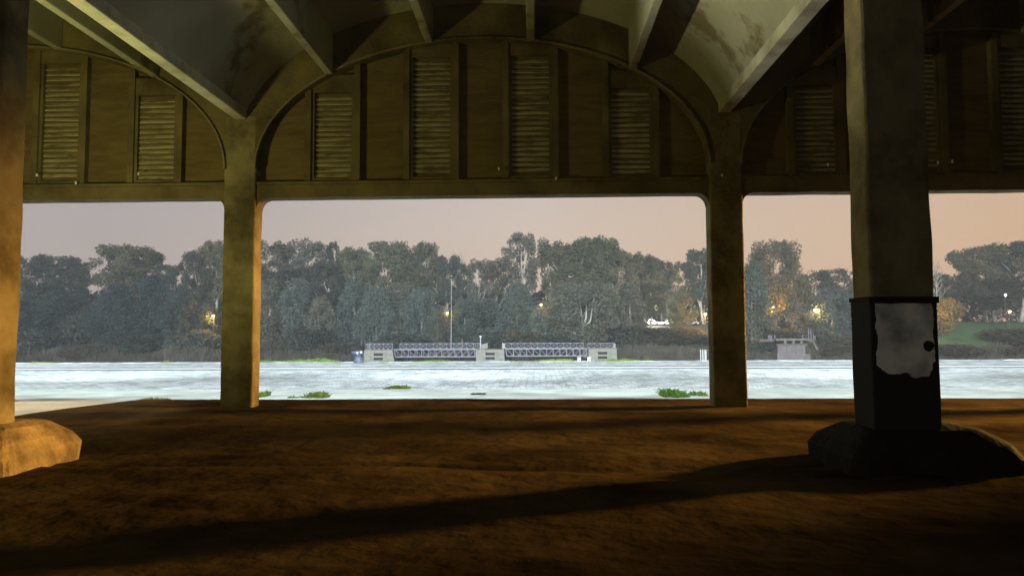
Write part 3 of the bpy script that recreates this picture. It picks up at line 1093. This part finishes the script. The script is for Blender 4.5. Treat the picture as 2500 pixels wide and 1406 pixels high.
weeds(60, 135, 886, 41.9, 0.10, 7, 'weeds on the quay edge at far left', depth=0.5)
weeds(400, 430, 885, 41.9, 0.17, 9, 'lone tuft on the quay edge in the left opening', depth=0.4)

# ------------------------------------------------------------------ quay furniture
p = at(876, 884, 40.9); bx, by, bz = p.x, 40.9, -0.1
bol = thing('mooring_bollard', (bx, by, bz), 'blue grey double headed mooring bollard on the quay edge', 'bollard')
mb = MB(); n = 20
prof = ((0.30, 0.0), (0.30, 0.03), (0.27, 0.05), (0.245, 0.20), (0.225, 0.36))
for r, z in prof:
    for k in range(n):
        a = 2 * math.pi * k / n
        mb.v.append((bx + r * math.cos(a), by + r * math.sin(a), bz + z))
for j in range(len(prof) - 1):
    for k in range(n):
        a, c = j * n + k, j * n + (k + 1) % n
        mb.f.append((a, c, c + n, a + n))
mb.f.append(tuple((len(prof) - 1) * n + k for k in range(n)))
mb.build('post', 'bollard_paint', bol, (bx, by, bz), smooth=True)
mb = MB(); mb.tube([(bx, by, bz + 0.355), (bx, by, bz + 0.42), (bx, by, bz + 0.47)], [0.18, 0.17, 0.22], 16)
mb.build('neck', 'bollard_dark', bol, (bx, by, bz), smooth=True)
mb = MB(); mb.tube([(bx - 0.40, by, bz + 0.53), (bx - 0.36, by, bz + 0.54), (bx - 0.1, by, bz + 0.56), (bx + 0.1, by, bz + 0.56), (bx + 0.22, by, bz + 0.55), (bx + 0.24, by, bz + 0.55)], [0.06, 0.10, 0.12, 0.12, 0.10, 0.05], 14)
mb.build('head', 'bollard_dark', bol, (bx, by, bz), smooth=True)
mb = MB(); mb.box(bx - 0.10, bx - 0.02, by - 0.135, by - 0.10, bz + 0.50, bz + 0.57)
mb.build('white_mark', 'white_paint', bol, (bx, by, bz))
mb = MB(); mb.box(bx + 0.12, bx + 0.20, by - 0.12, by - 0.08, bz + 0.53, bz + 0.63)
mb.build('white_mark', 'white_paint', bol, (bx, by, bz))

for (px, lab) in ((1414, 'pair of short white ladder posts on the quay edge, the left pair'), (1438, 'pair of short white ladder posts on the quay edge, beside the right concrete block')):
    p = at(px, 880, 41.9)
    lo = thing('quay_ladder_handle', (p.x, 41.9, -0.1), lab, 'ladder handle', 'white ladder handles')
    for s in (-1, 1):
        mb = MB(); mb.tube([(p.x + s * 0.055, 41.9, -0.12), (p.x + s * 0.055, 41.9, 0.1), (p.x + s * 0.055, 41.9, 0.14)], [0.028, 0.028, 0.02], 8)
        mb.build('post', 'white_paint', lo, (p.x, 41.9, -0.1))

# ------------------------------------------------------------------ jetty across the river
JY = 152.0
U = JY / F        # metres per photo pixel at the jetty


def J(px, py, y=JY):
    return at(px, py, y)


def pontoon(x0, x1, ytop, ybot, label, sl0=0, sl1=0):
    a, c = J(x0, ytop), J(x1, ybot)
    X0, X1, Z1, Z0 = a.x, c.x, a.z, c.z - 0.5
    cxx = (X0 + X1) / 2
    o = thing('concrete_pontoon', (cxx, JY, Z0), label, 'pontoon', 'concrete blocks of the jetty')
    org = (cxx, JY, Z0)
    mb = MB()
    # front skin with two slots and a sunk hexagon round them
    sw = 0.95
    zt = Z1
    slots = [(zt - 1.15, zt - 0.62), (zt - 2.05, zt - 1.52)]
    y0, y1 = JY, JY + 0.35
    zb = Z0
    mb.prism_y([(X0 + sl0 * 0.0, zt), (X0 - sl0, zb), (cxx - sw - 0.75, zb), (cxx - sw - 0.75, zt)], y0, y1)
    mb.prism_y([(cxx + sw + 0.75, zt), (cxx + sw + 0.75, zb), (X1 + sl1, zb), (X1, zt)], y0, y1)
    # sunk part
    yy = y0 + 0.14
    mb.prism_y([(cxx - sw - 0.75, zt), (cxx - sw - 0.75, zt - 0.3), (cxx - sw, zt - 0.62), (cxx + sw, zt - 0.62), (cxx + sw + 0.75, zt - 0.3), (cxx + sw + 0.75, zt)], y0 + 0.005, y1)
    zz = zt - 0.62
    for s in (-1, 1):
        mb.prism_y([(cxx + s * (sw + 0.75), zt - 0.3), (cxx + s * (sw + 0.75), zb), (cxx + s * sw, zb), (cxx + s * sw, zt - 0.62)], yy, y1)
    mb.prism_y([(cxx - sw, slots[0][0]), (cxx - sw, slots[1][1]), (cxx + sw, slots[1][1]), (cxx + sw, slots[0][0])], yy - 0.05, y1)
    mb.prism_y([(cxx - sw, slots[1][0]), (cxx - sw, zb), (cxx + sw, zb), (cxx + sw, slots[1][0])], yy - 0.05, y1)
    mb.build('front_wall', 'block_concrete', o, org)
    mb = MB(); mb.prism_y([(X0 + 0.02, zt - 0.02), (X0 - sl0 + 0.02, zb), (X1 + sl1 - 0.02, zb), (X1 - 0.02, zt - 0.02)], y1 + 0.5, JY + 3.4)
    mb.build('body', 'block_concrete', o, org)
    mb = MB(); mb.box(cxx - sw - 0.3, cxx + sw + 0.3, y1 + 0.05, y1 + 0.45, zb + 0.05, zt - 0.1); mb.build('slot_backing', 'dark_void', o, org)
    mb = MB(); mb.box(X0 - 0.05, X1 + 0.05, JY - 0.05, JY + 3.45, zt + 0.003, zt + 0.12); mb.build('deck_slab', 'deck', o, org)
    return o, org, X0, X1, zt + 0.12


def rail(o, org, x0, x1, z0, ztop, npan, y, name='handrail', th=0.08, cross=True):
    mb = MB()
    dxp = (x1 - x0) / npan
    mb.beam((x0, y, ztop), (x1, y, ztop), th * 1.1)
    mb.beam((x0, y, z0 + 0.06), (x1, y, z0 + 0.06), th * 0.8)
    for k in range(npan + 1):
        mb.beam((x0 + k * dxp, y, z0), (x0 + k * dxp, y, ztop), th)
    if cross:
        for k in range(npan):
            a, c = x0 + k * dxp, x0 + (k + 1) * dxp
            mb.beam((a, y + 0.02, z0 + 0.06), (c, y + 0.02, ztop), th * 0.7)
            mb.beam((a, y - 0.02, ztop), (c, y - 0.02, z0 + 0.06), th * 0.7)
    return mb.build(name, 'galvanised', o, org)


pA = pontoon(889, 958, 855, 880, 'concrete pontoon block with two dark slots at the left end of the jetty', 0.15, 0.45)
pB = pontoon(1162, 1231, 853.5, 879, 'concrete pontoon block with a lamp post between the two gangways', 0.0, 0.1)
pC = pontoon(1437, 1506, 851.5, 878, 'concrete pontoon block with a short rail at the right end of the jetty', 0.05, 0.1)

zr = J(900, 839).z
# rails on the outer blocks
rail(pA[0], pA[1], J(903, 839).x, J(958, 839).x, pA[4], zr, 5, JY + 0.2)
rail(pA[0], pA[1], J(893, 839).x, J(902, 839).x, pA[4], zr - 0.05, 3, JY + 0.2, name='end_rail', cross=False)
zr3 = J(1470, 838).z
rail(pC[0], pC[1], J(1433, 838).x + 0.2, J(1497, 838).x, pC[4], zr3, 4, JY + 0.2)
a, c = J(1498, 839), J(1503, 839)
mb = MB(); mb.box(a.x, c.x, JY + 0.1, JY + 0.3, pC[4], zr3); mb.build('end_panel', 'galvanised', pC[0], pC[1])
# splayed rail wings on the middle block
for (xa, xb, y0, y1, za, zb) in ((1175, 1188, JY + 0.2, JY + 2.8, 841, 837.5), (1225, 1232, JY + 1.6, JY + 0.2, 836.5, 839)):
    A, B = J(xa, za), J(xb, zb)
    mb = MB()
    P = [Vector((A.x, y0, pB[4])), Vector((B.x, y1, pB[4] + 0.1)), Vector((B.x, y1, B.z)), Vector((A.x, y0, A.z))]
    off = Vector((0.03, 0.05, 0))
    mb.add([*P, *[q + off for q in P]], [(0, 1, 2, 3), (7, 6, 5, 4), (0, 4, 5, 1), (1, 5, 6, 2), (2, 6, 7, 3), (3, 7, 4, 0)])
    mb.build('rail_wing', 'white_paint', pB[0], pB[1])


def gangway(xl, xr, ytop, ybot, yrail, xrl, xrr, label):
    T0, T1 = J(xl, ytop), J(xr, ytop)
    B0 = J(xl, ybot)
    zt, zb = T0.z, B0.z
    X0, X1 = T0.x, T1.x
    org = ((X0 + X1) / 2, JY, zb)
    o = thing('gangway', org, label, 'gangway', 'steel gangways of the jetty')
    for y, nm in ((JY + 0.15, 'truss'), (JY + 2.6, 'truss')):
        mb = MB()
        mb.beam((X0, y, zt), (X1, y, zt), 0.16)
        mb.beam((X0 + 0.35, y, zb), (X1 - 0.1, y, zb), 0.13)
        n = 12
        d = (X1 - X0 - 0.5) / n
        s = X0 + 0.35
        for k in range(n + 1):
            mb.beam((s + k * d, y, zb), (s + k * d - (0.25 if k < 1 else 0.08), y, zt), 0.10)
        for k in range(n if y < JY + 1 else 0):
            if k < n / 2:
                mb.beam((s + k * d, y + 0.02, zt), (s + (k + 1) * d, y + 0.02, zb), 0.08)
            else:
                mb.beam((s + k * d, y + 0.02, zb), (s + (k + 1) * d, y + 0.02, zt), 0.08)
        mb.build(nm, 'galvanised', o, org)
    mb = MB(); mb.box(X0, X1, JY + 0.27, JY + 2.5, zt - 0.05, zt + 0.05); mb.build('walkway', 'deck', o, org)
    zr = J(xl, yrail).z
    rail(o, org, J(xrl, yrail).x, J(xrr, yrail).x, zt + 0.1, zr, 12, JY + 0.15)
    

gangway(961, 1161, 853.5, 871.5, 839, 976, 1172, 'steel truss gangway left of the middle concrete block')
gangway(1233, 1435, 851.8, 869.5, 838, 1233, 1424, 'steel truss gangway right of the middle concrete block')

p = J(1173, 852)
lp = thing('jetty_lamp_post', (p.x, JY + 0.3, pB[4]), 'thin white lamp post on the middle concrete block', 'lamp post')
zt = J(1173, 819).z
mb = MB(); mb.tube([(p.x, JY + 0.3, pB[4]), (p.x, JY + 0.3, zt - 0.5)], 0.07, 8); mb.build('pole', 'white_paint', lp, (p.x, JY + 0.3, pB[4]))
mb = MB(); mb.tube([(p.x, JY + 0.3, zt - 0.5), (p.x, JY + 0.3, zt - 0.4), (p.x, JY + 0.3, zt - 0.05), (p.x, JY + 0.3, zt)], [0.1, 0.2, 0.2, 0.1], 10)
mb.build('lamp_head', 'white_paint', lp, (p.x, JY + 0.3, pB[4]))

# tall pale pole among the trees
p = at(1102, 682, 166); q = at(1101, 790, 166)
mb = MB(); mb.tube([(q.x, 166, tz(q.x, 166) - 0.3), (q.x + 0.05, 166, 3), (p.x, 166, p.z)], [0.05, 0.042, 0.032], 8)
o = mb.build('pole', 'white_paint', origin=(q.x, 166, tz(q.x, 166))); tag(o, 'tall thin pale pole standing before the trees', 'pole')

# white gate posts at the waterline beside the right column
p = at(1716, 865, 158.0)
wg = thing('water_gauge', (p.x, 158.0, -4.6), 'white upright boards at the far waterline beside the right column', 'gauge boards')
for k, (dx, w) in enumerate(((-0.55, 0.16), (-0.1, 0.18), (0.35, 0.36))):
    mb = MB(); zt = at(1716, 853 + k * 0.5, 158).z
    mb.box(p.x + dx, p.x + dx + w, 157.9, 158.0, -4.6, zt); mb.build('board', 'white_paint', wg, (p.x, 158, -4.6))

# old pier, right
PY = 157.0
f0, f1 = at(1898, 878, PY), at(1978, 864, PY)
op = thing('old_pier', ((f0.x + f1.x) / 2, PY, f0.z), 'old concrete pier stump with broken deck below the domed tree', 'pier')
org = tuple(op.location)
MB().box(f0.x, f1.x, PY, PY + 4, f0.z - 1, f1.z).build('footing', 'pier_concrete', op, org)
w0, w1 = at(1900, 864, PY), at(1968, 843, PY)
mb = MB()
for k in range(3):
    a = w0.x + (w1.x - w0.x) * k / 3; c = w0.x + (w1.x - w0.x) * (k + 1) / 3
    mb.box(a, c - 0.05, PY + 0.3, PY + 3.6, f1.z + 0.002, w1.z)
mb.build('pier_wall', 'pier_concrete', op, org)
a, c = at(1896, 843, PY), at(1972, 838.5, PY)
MB().box(a.x, c.x, PY + 0.15, PY + 3.8, w1.z + 0.002, c.z).build('cap_beam', 'bark_dark', op, org)
for px in (1916.5, 1936.5, 1956):
    a = at(px, 839, PY)
    MB().box(a.x - 0.24, a.x + 0.24, PY - 0.25, PY + 3.9, c.z + 0.002, c.z + 0.62).build('girder', 'pier_concrete', op, org)
zc = c.z + 0.622
a, d = at(1858, 830, PY), at(1992, 826, PY)
mb = MB()
mb.box(at(1893, 830, PY).x, at(1976, 830, PY).x, PY - 0.5, PY + 4.2, zc, zc + 0.42)
mb.build('deck', 'pier_concrete', op, org)
MB().box(a.x, at(1892.6, 830, PY).x, PY + 1.0, PY + 4.0, zc - 0.25, zc + 0.33).build('side_deck', 'bark_dark', op, org)
MB().box(at(1976.4, 830, PY).x, d.x, PY + 1.0, PY + 4.0, zc - 0.3, zc + 0.25).build('side_deck', 'bark_dark', op, org)
for px, tp in ((1881, 818), (1884.5, 818), (1888, 819), (1896, 817), (1965, 817), (1979, 801), (1985, 803), (1991, 817), (1995, 819)):
    a = at(px, tp, PY)
    MB().box(a.x - 0.07, a.x + 0.07, PY + 1.2, PY + 1.34, zc + 0.1, a.z).build('post', 'galvanised', op, org)
mb = MB(); a = at(1990, 832, PY); c = at(2001, 854, PY)
mb.beam((a.x, PY + 1.5, a.z), (c.x, PY + 1.5, c.z), 0.35); mb.build('strut', 'pier_concrete', op, org)

# small palm behind the left gangway
p = at(1128, 806, 161)
pz = tz(p.x, 161)
pl = thing('palm', (p.x, 161, pz), 'small dark green palm behind the left gangway', 'palm')
mb = MB(); mb.tube([(p.x, 161, pz - 0.3), (p.x, 161, pz + 1.0), (p.x + 0.1, 161, p.z - 1.4)], [0.28, 0.24, 0.2], 8); mb.build('trunk', 'bark_dark', pl, (p.x, 161, pz))
mb = MB()
for k in range(26):
    a = k * 2.4; el = 0.2 + 1.0 * ((k * 0.618) % 1)
    prev = None
    for s in range(6):
        t = s / 5
        r = 2.3 * t * math.cos(el * 0.7)
        z = p.z - 1.4 + 1.9 * t * math.sin(el) - 1.3 * t * t
        q = Vector((p.x + r * math.cos(a), 161 + r * math.sin(a), z))
        sd = Vector((-math.sin(a), math.cos(a), 0.25)) * (0.28 * (1 - t) + 0.04)
        if prev:
            mb.add([prev[0] - prev[1], prev[0] + prev[1], q + sd, q - sd], [(0, 1, 2, 3)])
        prev = (q, sd)
mb.build('fronds', 'palm', pl, (p.x, 161, pz))


# parked cars beyond the bank, lit white
def car(px, Y, mt, label, flip=1):
    p = at(px, 790, Y)
    zb = tz(p.x, Y) + 0.05
    o = thing('parked_car', (p.x, Y, zb), label, 'car', 'cars parked under the trees across the river')
    org = (p.x, Y, zb)
    X = lambda u: p.x + flip * u
    side = [(-2.1, 0.3), (2.1, 0.3), (2.15, 0.62), (1.95, 0.82), (1.05, 0.92), (0.35, 1.42), (-1.15, 1.46), (-1.75, 1.0), (-2.12, 0.9)]
    mb = MB(); mb.prism_y([(X(a), zb + c) for a, c in side], Y - 0.85, Y + 0.85); mb.build('body', mt, o, org, bevel=0.06)
    mb = MB()
    for y0, y1 in ((Y - 0.862, Y - 0.852), (Y + 0.852, Y + 0.862)):
        mb.prism_y([(X(0.85), zb + 0.95), (X(0.3), zb + 1.34), (X(-0.3), zb + 1.36), (X(-0.3), zb + 0.95)], y0, y1)
        mb.prism_y([(X(-0.4), zb + 0.95), (X(-0.4), zb + 1.36), (X(-1.1), zb + 1.36), (X(-1.5), zb + 0.98)], y0, y1)
    mb.build('side_window', 'car_glass', o, org)
    for dx in (-1.3, 1.35):
        for dy in (-0.78, 0.78):
            mb = MB(); mb.tube([(X(dx), Y + dy - 0.1, zb + 0.32), (X(dx), Y + dy + 0.1, zb + 0.32)], 0.33, 14)
            mb.build('wheel', 'tyre', o, org)


car(1590, 185.5, 'car_white', 'white car parked under the trees, nearest the drooping tree')
car(1634, 186.0, 'car_white', 'white car parked between tree trunks, second from the left', -1)
car(1684, 186.5, 'car_silver', 'silver car parked under the trees, nearest the right column')

# ------------------------------------------------------------------ lamps on the far bank


def street_lamp(px, py, Y, label, mt, energy, col, size=0.35, pole_lit=False, blur=0.6):
    p = at(px, py, Y)
    zb = tz(p.x, Y)
    o = thing('street_lamp', (p.x, Y, zb), label, 'street lamp', 'street lamps beyond the river')
    org = (p.x, Y, zb)
    mb = MB(); mb.tube([(p.x, Y + 0.25, zb - 0.2), (p.x, Y + 0.25, p.z + 0.2), (p.x, Y + 0.1, p.z + 0.45)], [0.09, 0.07, 0.05], 8); mb.build('pole', 'lamp_pole', o, org)
    mb = MB(); mb.tube([(p.x, Y - 0.0, p.z + 0.32), (p.x, Y - 0.0, p.z + 0.40), (p.x, Y, p.z + 0.5)], [size * 1.15, size, 0.08], 10); hd = mb.build('lamp_hood', 'lamp_pole', o, org)
    mb = MB(); mb.tube([(p.x, Y, p.z - 0.22), (p.x, Y, p.z - 0.1), (p.x, Y, p.z + 0.12), (p.x, Y, p.z + 0.315)], [size * 0.3, size * 0.8, size, size * 0.7], 10)
    mb.build('lamp_glass', mt, o, org)
    ld = bpy.data.lights.new('lamp_light', 'POINT'); ld.energy = energy; ld.color = col; ld.shadow_soft_size = 0.3
    lo = bpy.data.objects.new('lamp_light', ld); COL.objects.link(lo); lo.location = (p.x, Y - blur, p.z - 0.1)
    return o


AMB = (1.0, 0.48, 0.08)
street_lamp(521, 772, 171.2, 'amber street lamp glowing through leaves beside the left facade column', 'amber_glow', 4500, AMB, 0.30)
street_lamp(1092, 765, 168.2, 'small amber lamp left of the tall pale pole', 'amber_glow', 900, AMB, 0.28)
street_lamp(1321, 745, 164.6, 'small amber lamp left of the broad pale tree', 'amber_glow', 700, AMB, 0.26)
street_lamp(1722, 768, 171.0, 'amber street lamp hidden at the edge of the right facade column', 'amber_glow', 6000, AMB, 0.30)
street_lamp(1888, 752, 172.0, 'amber street lamp glowing under the big domed tree', 'amber_glow', 4200, AMB, 0.22)
street_lamp(1990, 758, 168.8, 'white hot street lamp right of the domed tree', 'white_glow', 2200, (1.0, 0.62, 0.22), 0.34)
street_lamp(2283, 735, 172.0, 'amber street lamp just right of the painted column', 'amber_glow', 3000, (1.0, 0.55, 0.13), 0.26)
street_lamp(2455, 721, 176.0, 'upper of the two lamps at the far right', 'white_glow', 300, (1, .8, .5), 0.2)
street_lamp(2465, 762, 174.0, 'lower amber lamp at the far right', 'amber_glow', 500, AMB, 0.30)
# white lamp over the cars
p = at(1600, 755, 183.0)
ld = bpy.data.lights.new('car_park_light', 'POINT'); ld.energy = 9000; ld.color = (1, .96, .9); ld.shadow_soft_size = 0.3
lo = bpy.data.objects.new('car_park_light', ld); COL.objects.link(lo); lo.location = (p.x, 182.5, p.z)

# ------------------------------------------------------------------ lights of the place and added fill


def spot(name, loc, target, energy, color, size, blend, soft=0.3):
    ld = bpy.data.lights.new(name, 'SPOT')
    ld.energy = energy; ld.color = color; ld.spot_size = R(size); ld.spot_blend = blend; ld.shadow_soft_size = soft
    o = bpy.data.objects.new(name, ld); COL.objects.link(o)
    o.location = loc
    o.rotation_euler = (Vector(target) - Vector(loc)).to_track_quat('-Z', 'Y').to_euler()
    return o


# floodlights under the outer eave, aimed over the quay
for x in (-33, -19, -5, 9, 23, 37):
    spot('quay_floodlight', (x, 17.05, 9.6), (x, 30, 0), 8000, (0.80, 0.94, 1.0), 112, 0.1)
    spot('quay_floodlight', (x + 2, 17.05, 9.8), (x + 2, 47, 0), 45000, (0.78, 0.93, 1.0), 74, 1.0)
# sodium street light outside, far to the right, shining in low through the openings
spot('sodium_streetlight', (27, 18.6, 5.0), (-5, 10.1, 1.2), 108000, (1.0, 0.54, 0.12), 28.5, 0.6, 0.75)
# work light inside, off to the left
ld = bpy.data.lights.new('shed_lamp', 'POINT'); ld.energy = 800; ld.color = (1.0, 0.93, 0.32); ld.shadow_soft_size = 0.25
lo = bpy.data.objects.new('shed_lamp', ld); COL.objects.link(lo); lo.location = (-8.7, 9.3, 2.5)
MB().tube([(-8.7, 9.3, 2.22), (-8.7, 9.3, 2.26), (-8.7, 9.3, 2.34)], [0.1, 0.75, 0.8], 24).build('floor_light_blocker', 'steel_dark', shed)  # unseen disc added to keep the lamp's light off the floor
MB().tube([(-8.7, 9.3, -0.05), (-8.7, 9.3, 2.23)], 0.04, 8).build('blocker_stand', 'steel_dark', shed)  # post carrying the added blocker disc

# dim fill light added behind the camera to lift the column fronts
ld = bpy.data.lights.new('back_fill', 'POINT'); ld.energy = 300; ld.color = (1.0, 0.96, 0.88); ld.shadow_soft_size = 0.6
lo = bpy.data.objects.new('back_fill', ld); COL.objects.link(lo); lo.location = (4.5, -6.0, 1.3)
# extra spot added to brighten the right side of the vault
spot('vault_fill_light', (-8.6, 9.3, 2.6), (2.7, 9.6, 7.3), 2600, (1.0, 0.95, 0.62), 44, 0.7, 0.2)
# unseen warm spot added to brighten the pavement at the left
spot('pavement_fill_light', (-14.5, 19.5, 6.5), (-11.2, 15.0, 0), 3500, (1.0, 0.80, 0.55), 46, 0.5)
# cool sun lamp added behind the shed to light the far trees
sd = bpy.data.lights.new('sun', 'SUN'); sd.energy = 4.6; sd.angle = R(12); sd.color = (0.85, 0.95, 1.0)
so = bpy.data.objects.new('sun', sd); COL.objects.link(so)
SEL, SAZ = R(12.5), R(188)        # azimuth clockwise from +Y
dirv = Vector((math.sin(SAZ) * math.cos(SEL), math.cos(SAZ) * math.cos(SEL), math.sin(SEL)))
so.rotation_euler = (-dirv).to_track_quat('-Z', 'Y').to_euler()

# night haze over the river
hz = bpy.data.materials.new('haze'); hz.use_nodes = True
hn = hz.node_tree.nodes
hn.remove(hn['Principled BSDF'])
pv = hn.new('ShaderNodeVolumePrincipled'); pv.inputs['Color'].default_value = (0.86, 0.95, 1.0, 1); pv.inputs['Density'].default_value = 0.00056
hz.node_tree.links.new(pv.outputs[0], hn['Material Output'].inputs['Volume'])
MATS['haze'] = hz
o = MB().box(-440, 440, -25, 905, -8.5, 40).build('haze', 'haze'); tag(o, 'thin pale haze over the river', kind='stuff')

# ------------------------------------------------------------------ dusk sky
w = bpy.data.worlds.new('World'); C.world = w; w.use_nodes = True
N, L = w.node_tree.nodes, w.node_tree.links
bg = N['Background']
sky = N.new('ShaderNodeTexSky'); sky.sky_type = 'NISHITA'; sky.sun_disc = False
sky.sun_elevation = R(2); sky.sun_rotation = SAZ
tc = N.new('ShaderNodeTexCoord')
sx = N.new('ShaderNodeSeparateXYZ'); L.new(tc.outputs['Generated'], sx.inputs[0])
rz = N.new('ShaderNodeValToRGB')
el = rz.color_ramp.elements
el[0].position = 0.0; el[0].color = (0.66, 0.46, 0.33, 1)
el[1].position = 0.55; el[1].color = (0.20, 0.19, 0.22, 1)
e = el.new(0.14); e.color = (0.60, 0.475, 0.40, 1)
e = el.new(0.24); e.color = (0.52, 0.45, 0.43, 1)
L.new(sx.outputs['Z'], rz.inputs[0])
# town glow to the right
rx = N.new('ShaderNodeValToRGB')
el = rx.color_ramp.elements
el[0].position = 0.18; el[0].color = (0.62, 0.66, 0.78, 1)
el[1].position = 0.82; el[1].color = (1.0, 0.80, 0.58, 1)
e = el.new(0.5); e.color = (1.0, 0.98, 0.97, 1)
mr = N.new('ShaderNodeMapRange'); mr.inputs['From Min'].default_value = -0.8; mr.inputs['From Max'].default_value = 0.8
L.new(sx.outputs['X'], mr.inputs['Value']); L.new(mr.outputs[0], rx.inputs[0])
mx = N.new('ShaderNodeMix'); mx.data_type = 'RGBA'; mx.blend_type = 'MULTIPLY'; mx.inputs['Factor'].default_value = 1
L.new(rz.outputs[0], mx.inputs['A']); L.new(rx.outputs[0], mx.inputs['B'])
ad = N.new('ShaderNodeMix'); ad.data_type = 'RGBA'; ad.blend_type = 'ADD'; ad.inputs['Factor'].default_value = 1
sc = N.new('ShaderNodeMix'); sc.data_type = 'RGBA'; sc.blend_type = 'MULTIPLY'; sc.inputs['Factor'].default_value = 1
L.new(sky.outputs[0], sc.inputs['A']); sc.inputs['B'].default_value = (0.02, 0.02, 0.02, 1)
L.new(mx.outputs['Result'], ad.inputs['A']); L.new(sc.outputs['Result'], ad.inputs['B'])
L.new(ad.outputs['Result'], bg.inputs['Color'])
bg.inputs['Strength'].default_value = 1.0

vs = C.view_settings
vs.view_transform = 'Standard'; vs.look = 'None'; vs.gamma = 1; vs.exposure = 0
C.cycles.use_denoising = True
C.cycles.max_bounces = 6
C.cycles.diffuse_bounces = 2
C.cycles.sample_clamp_indirect = 4
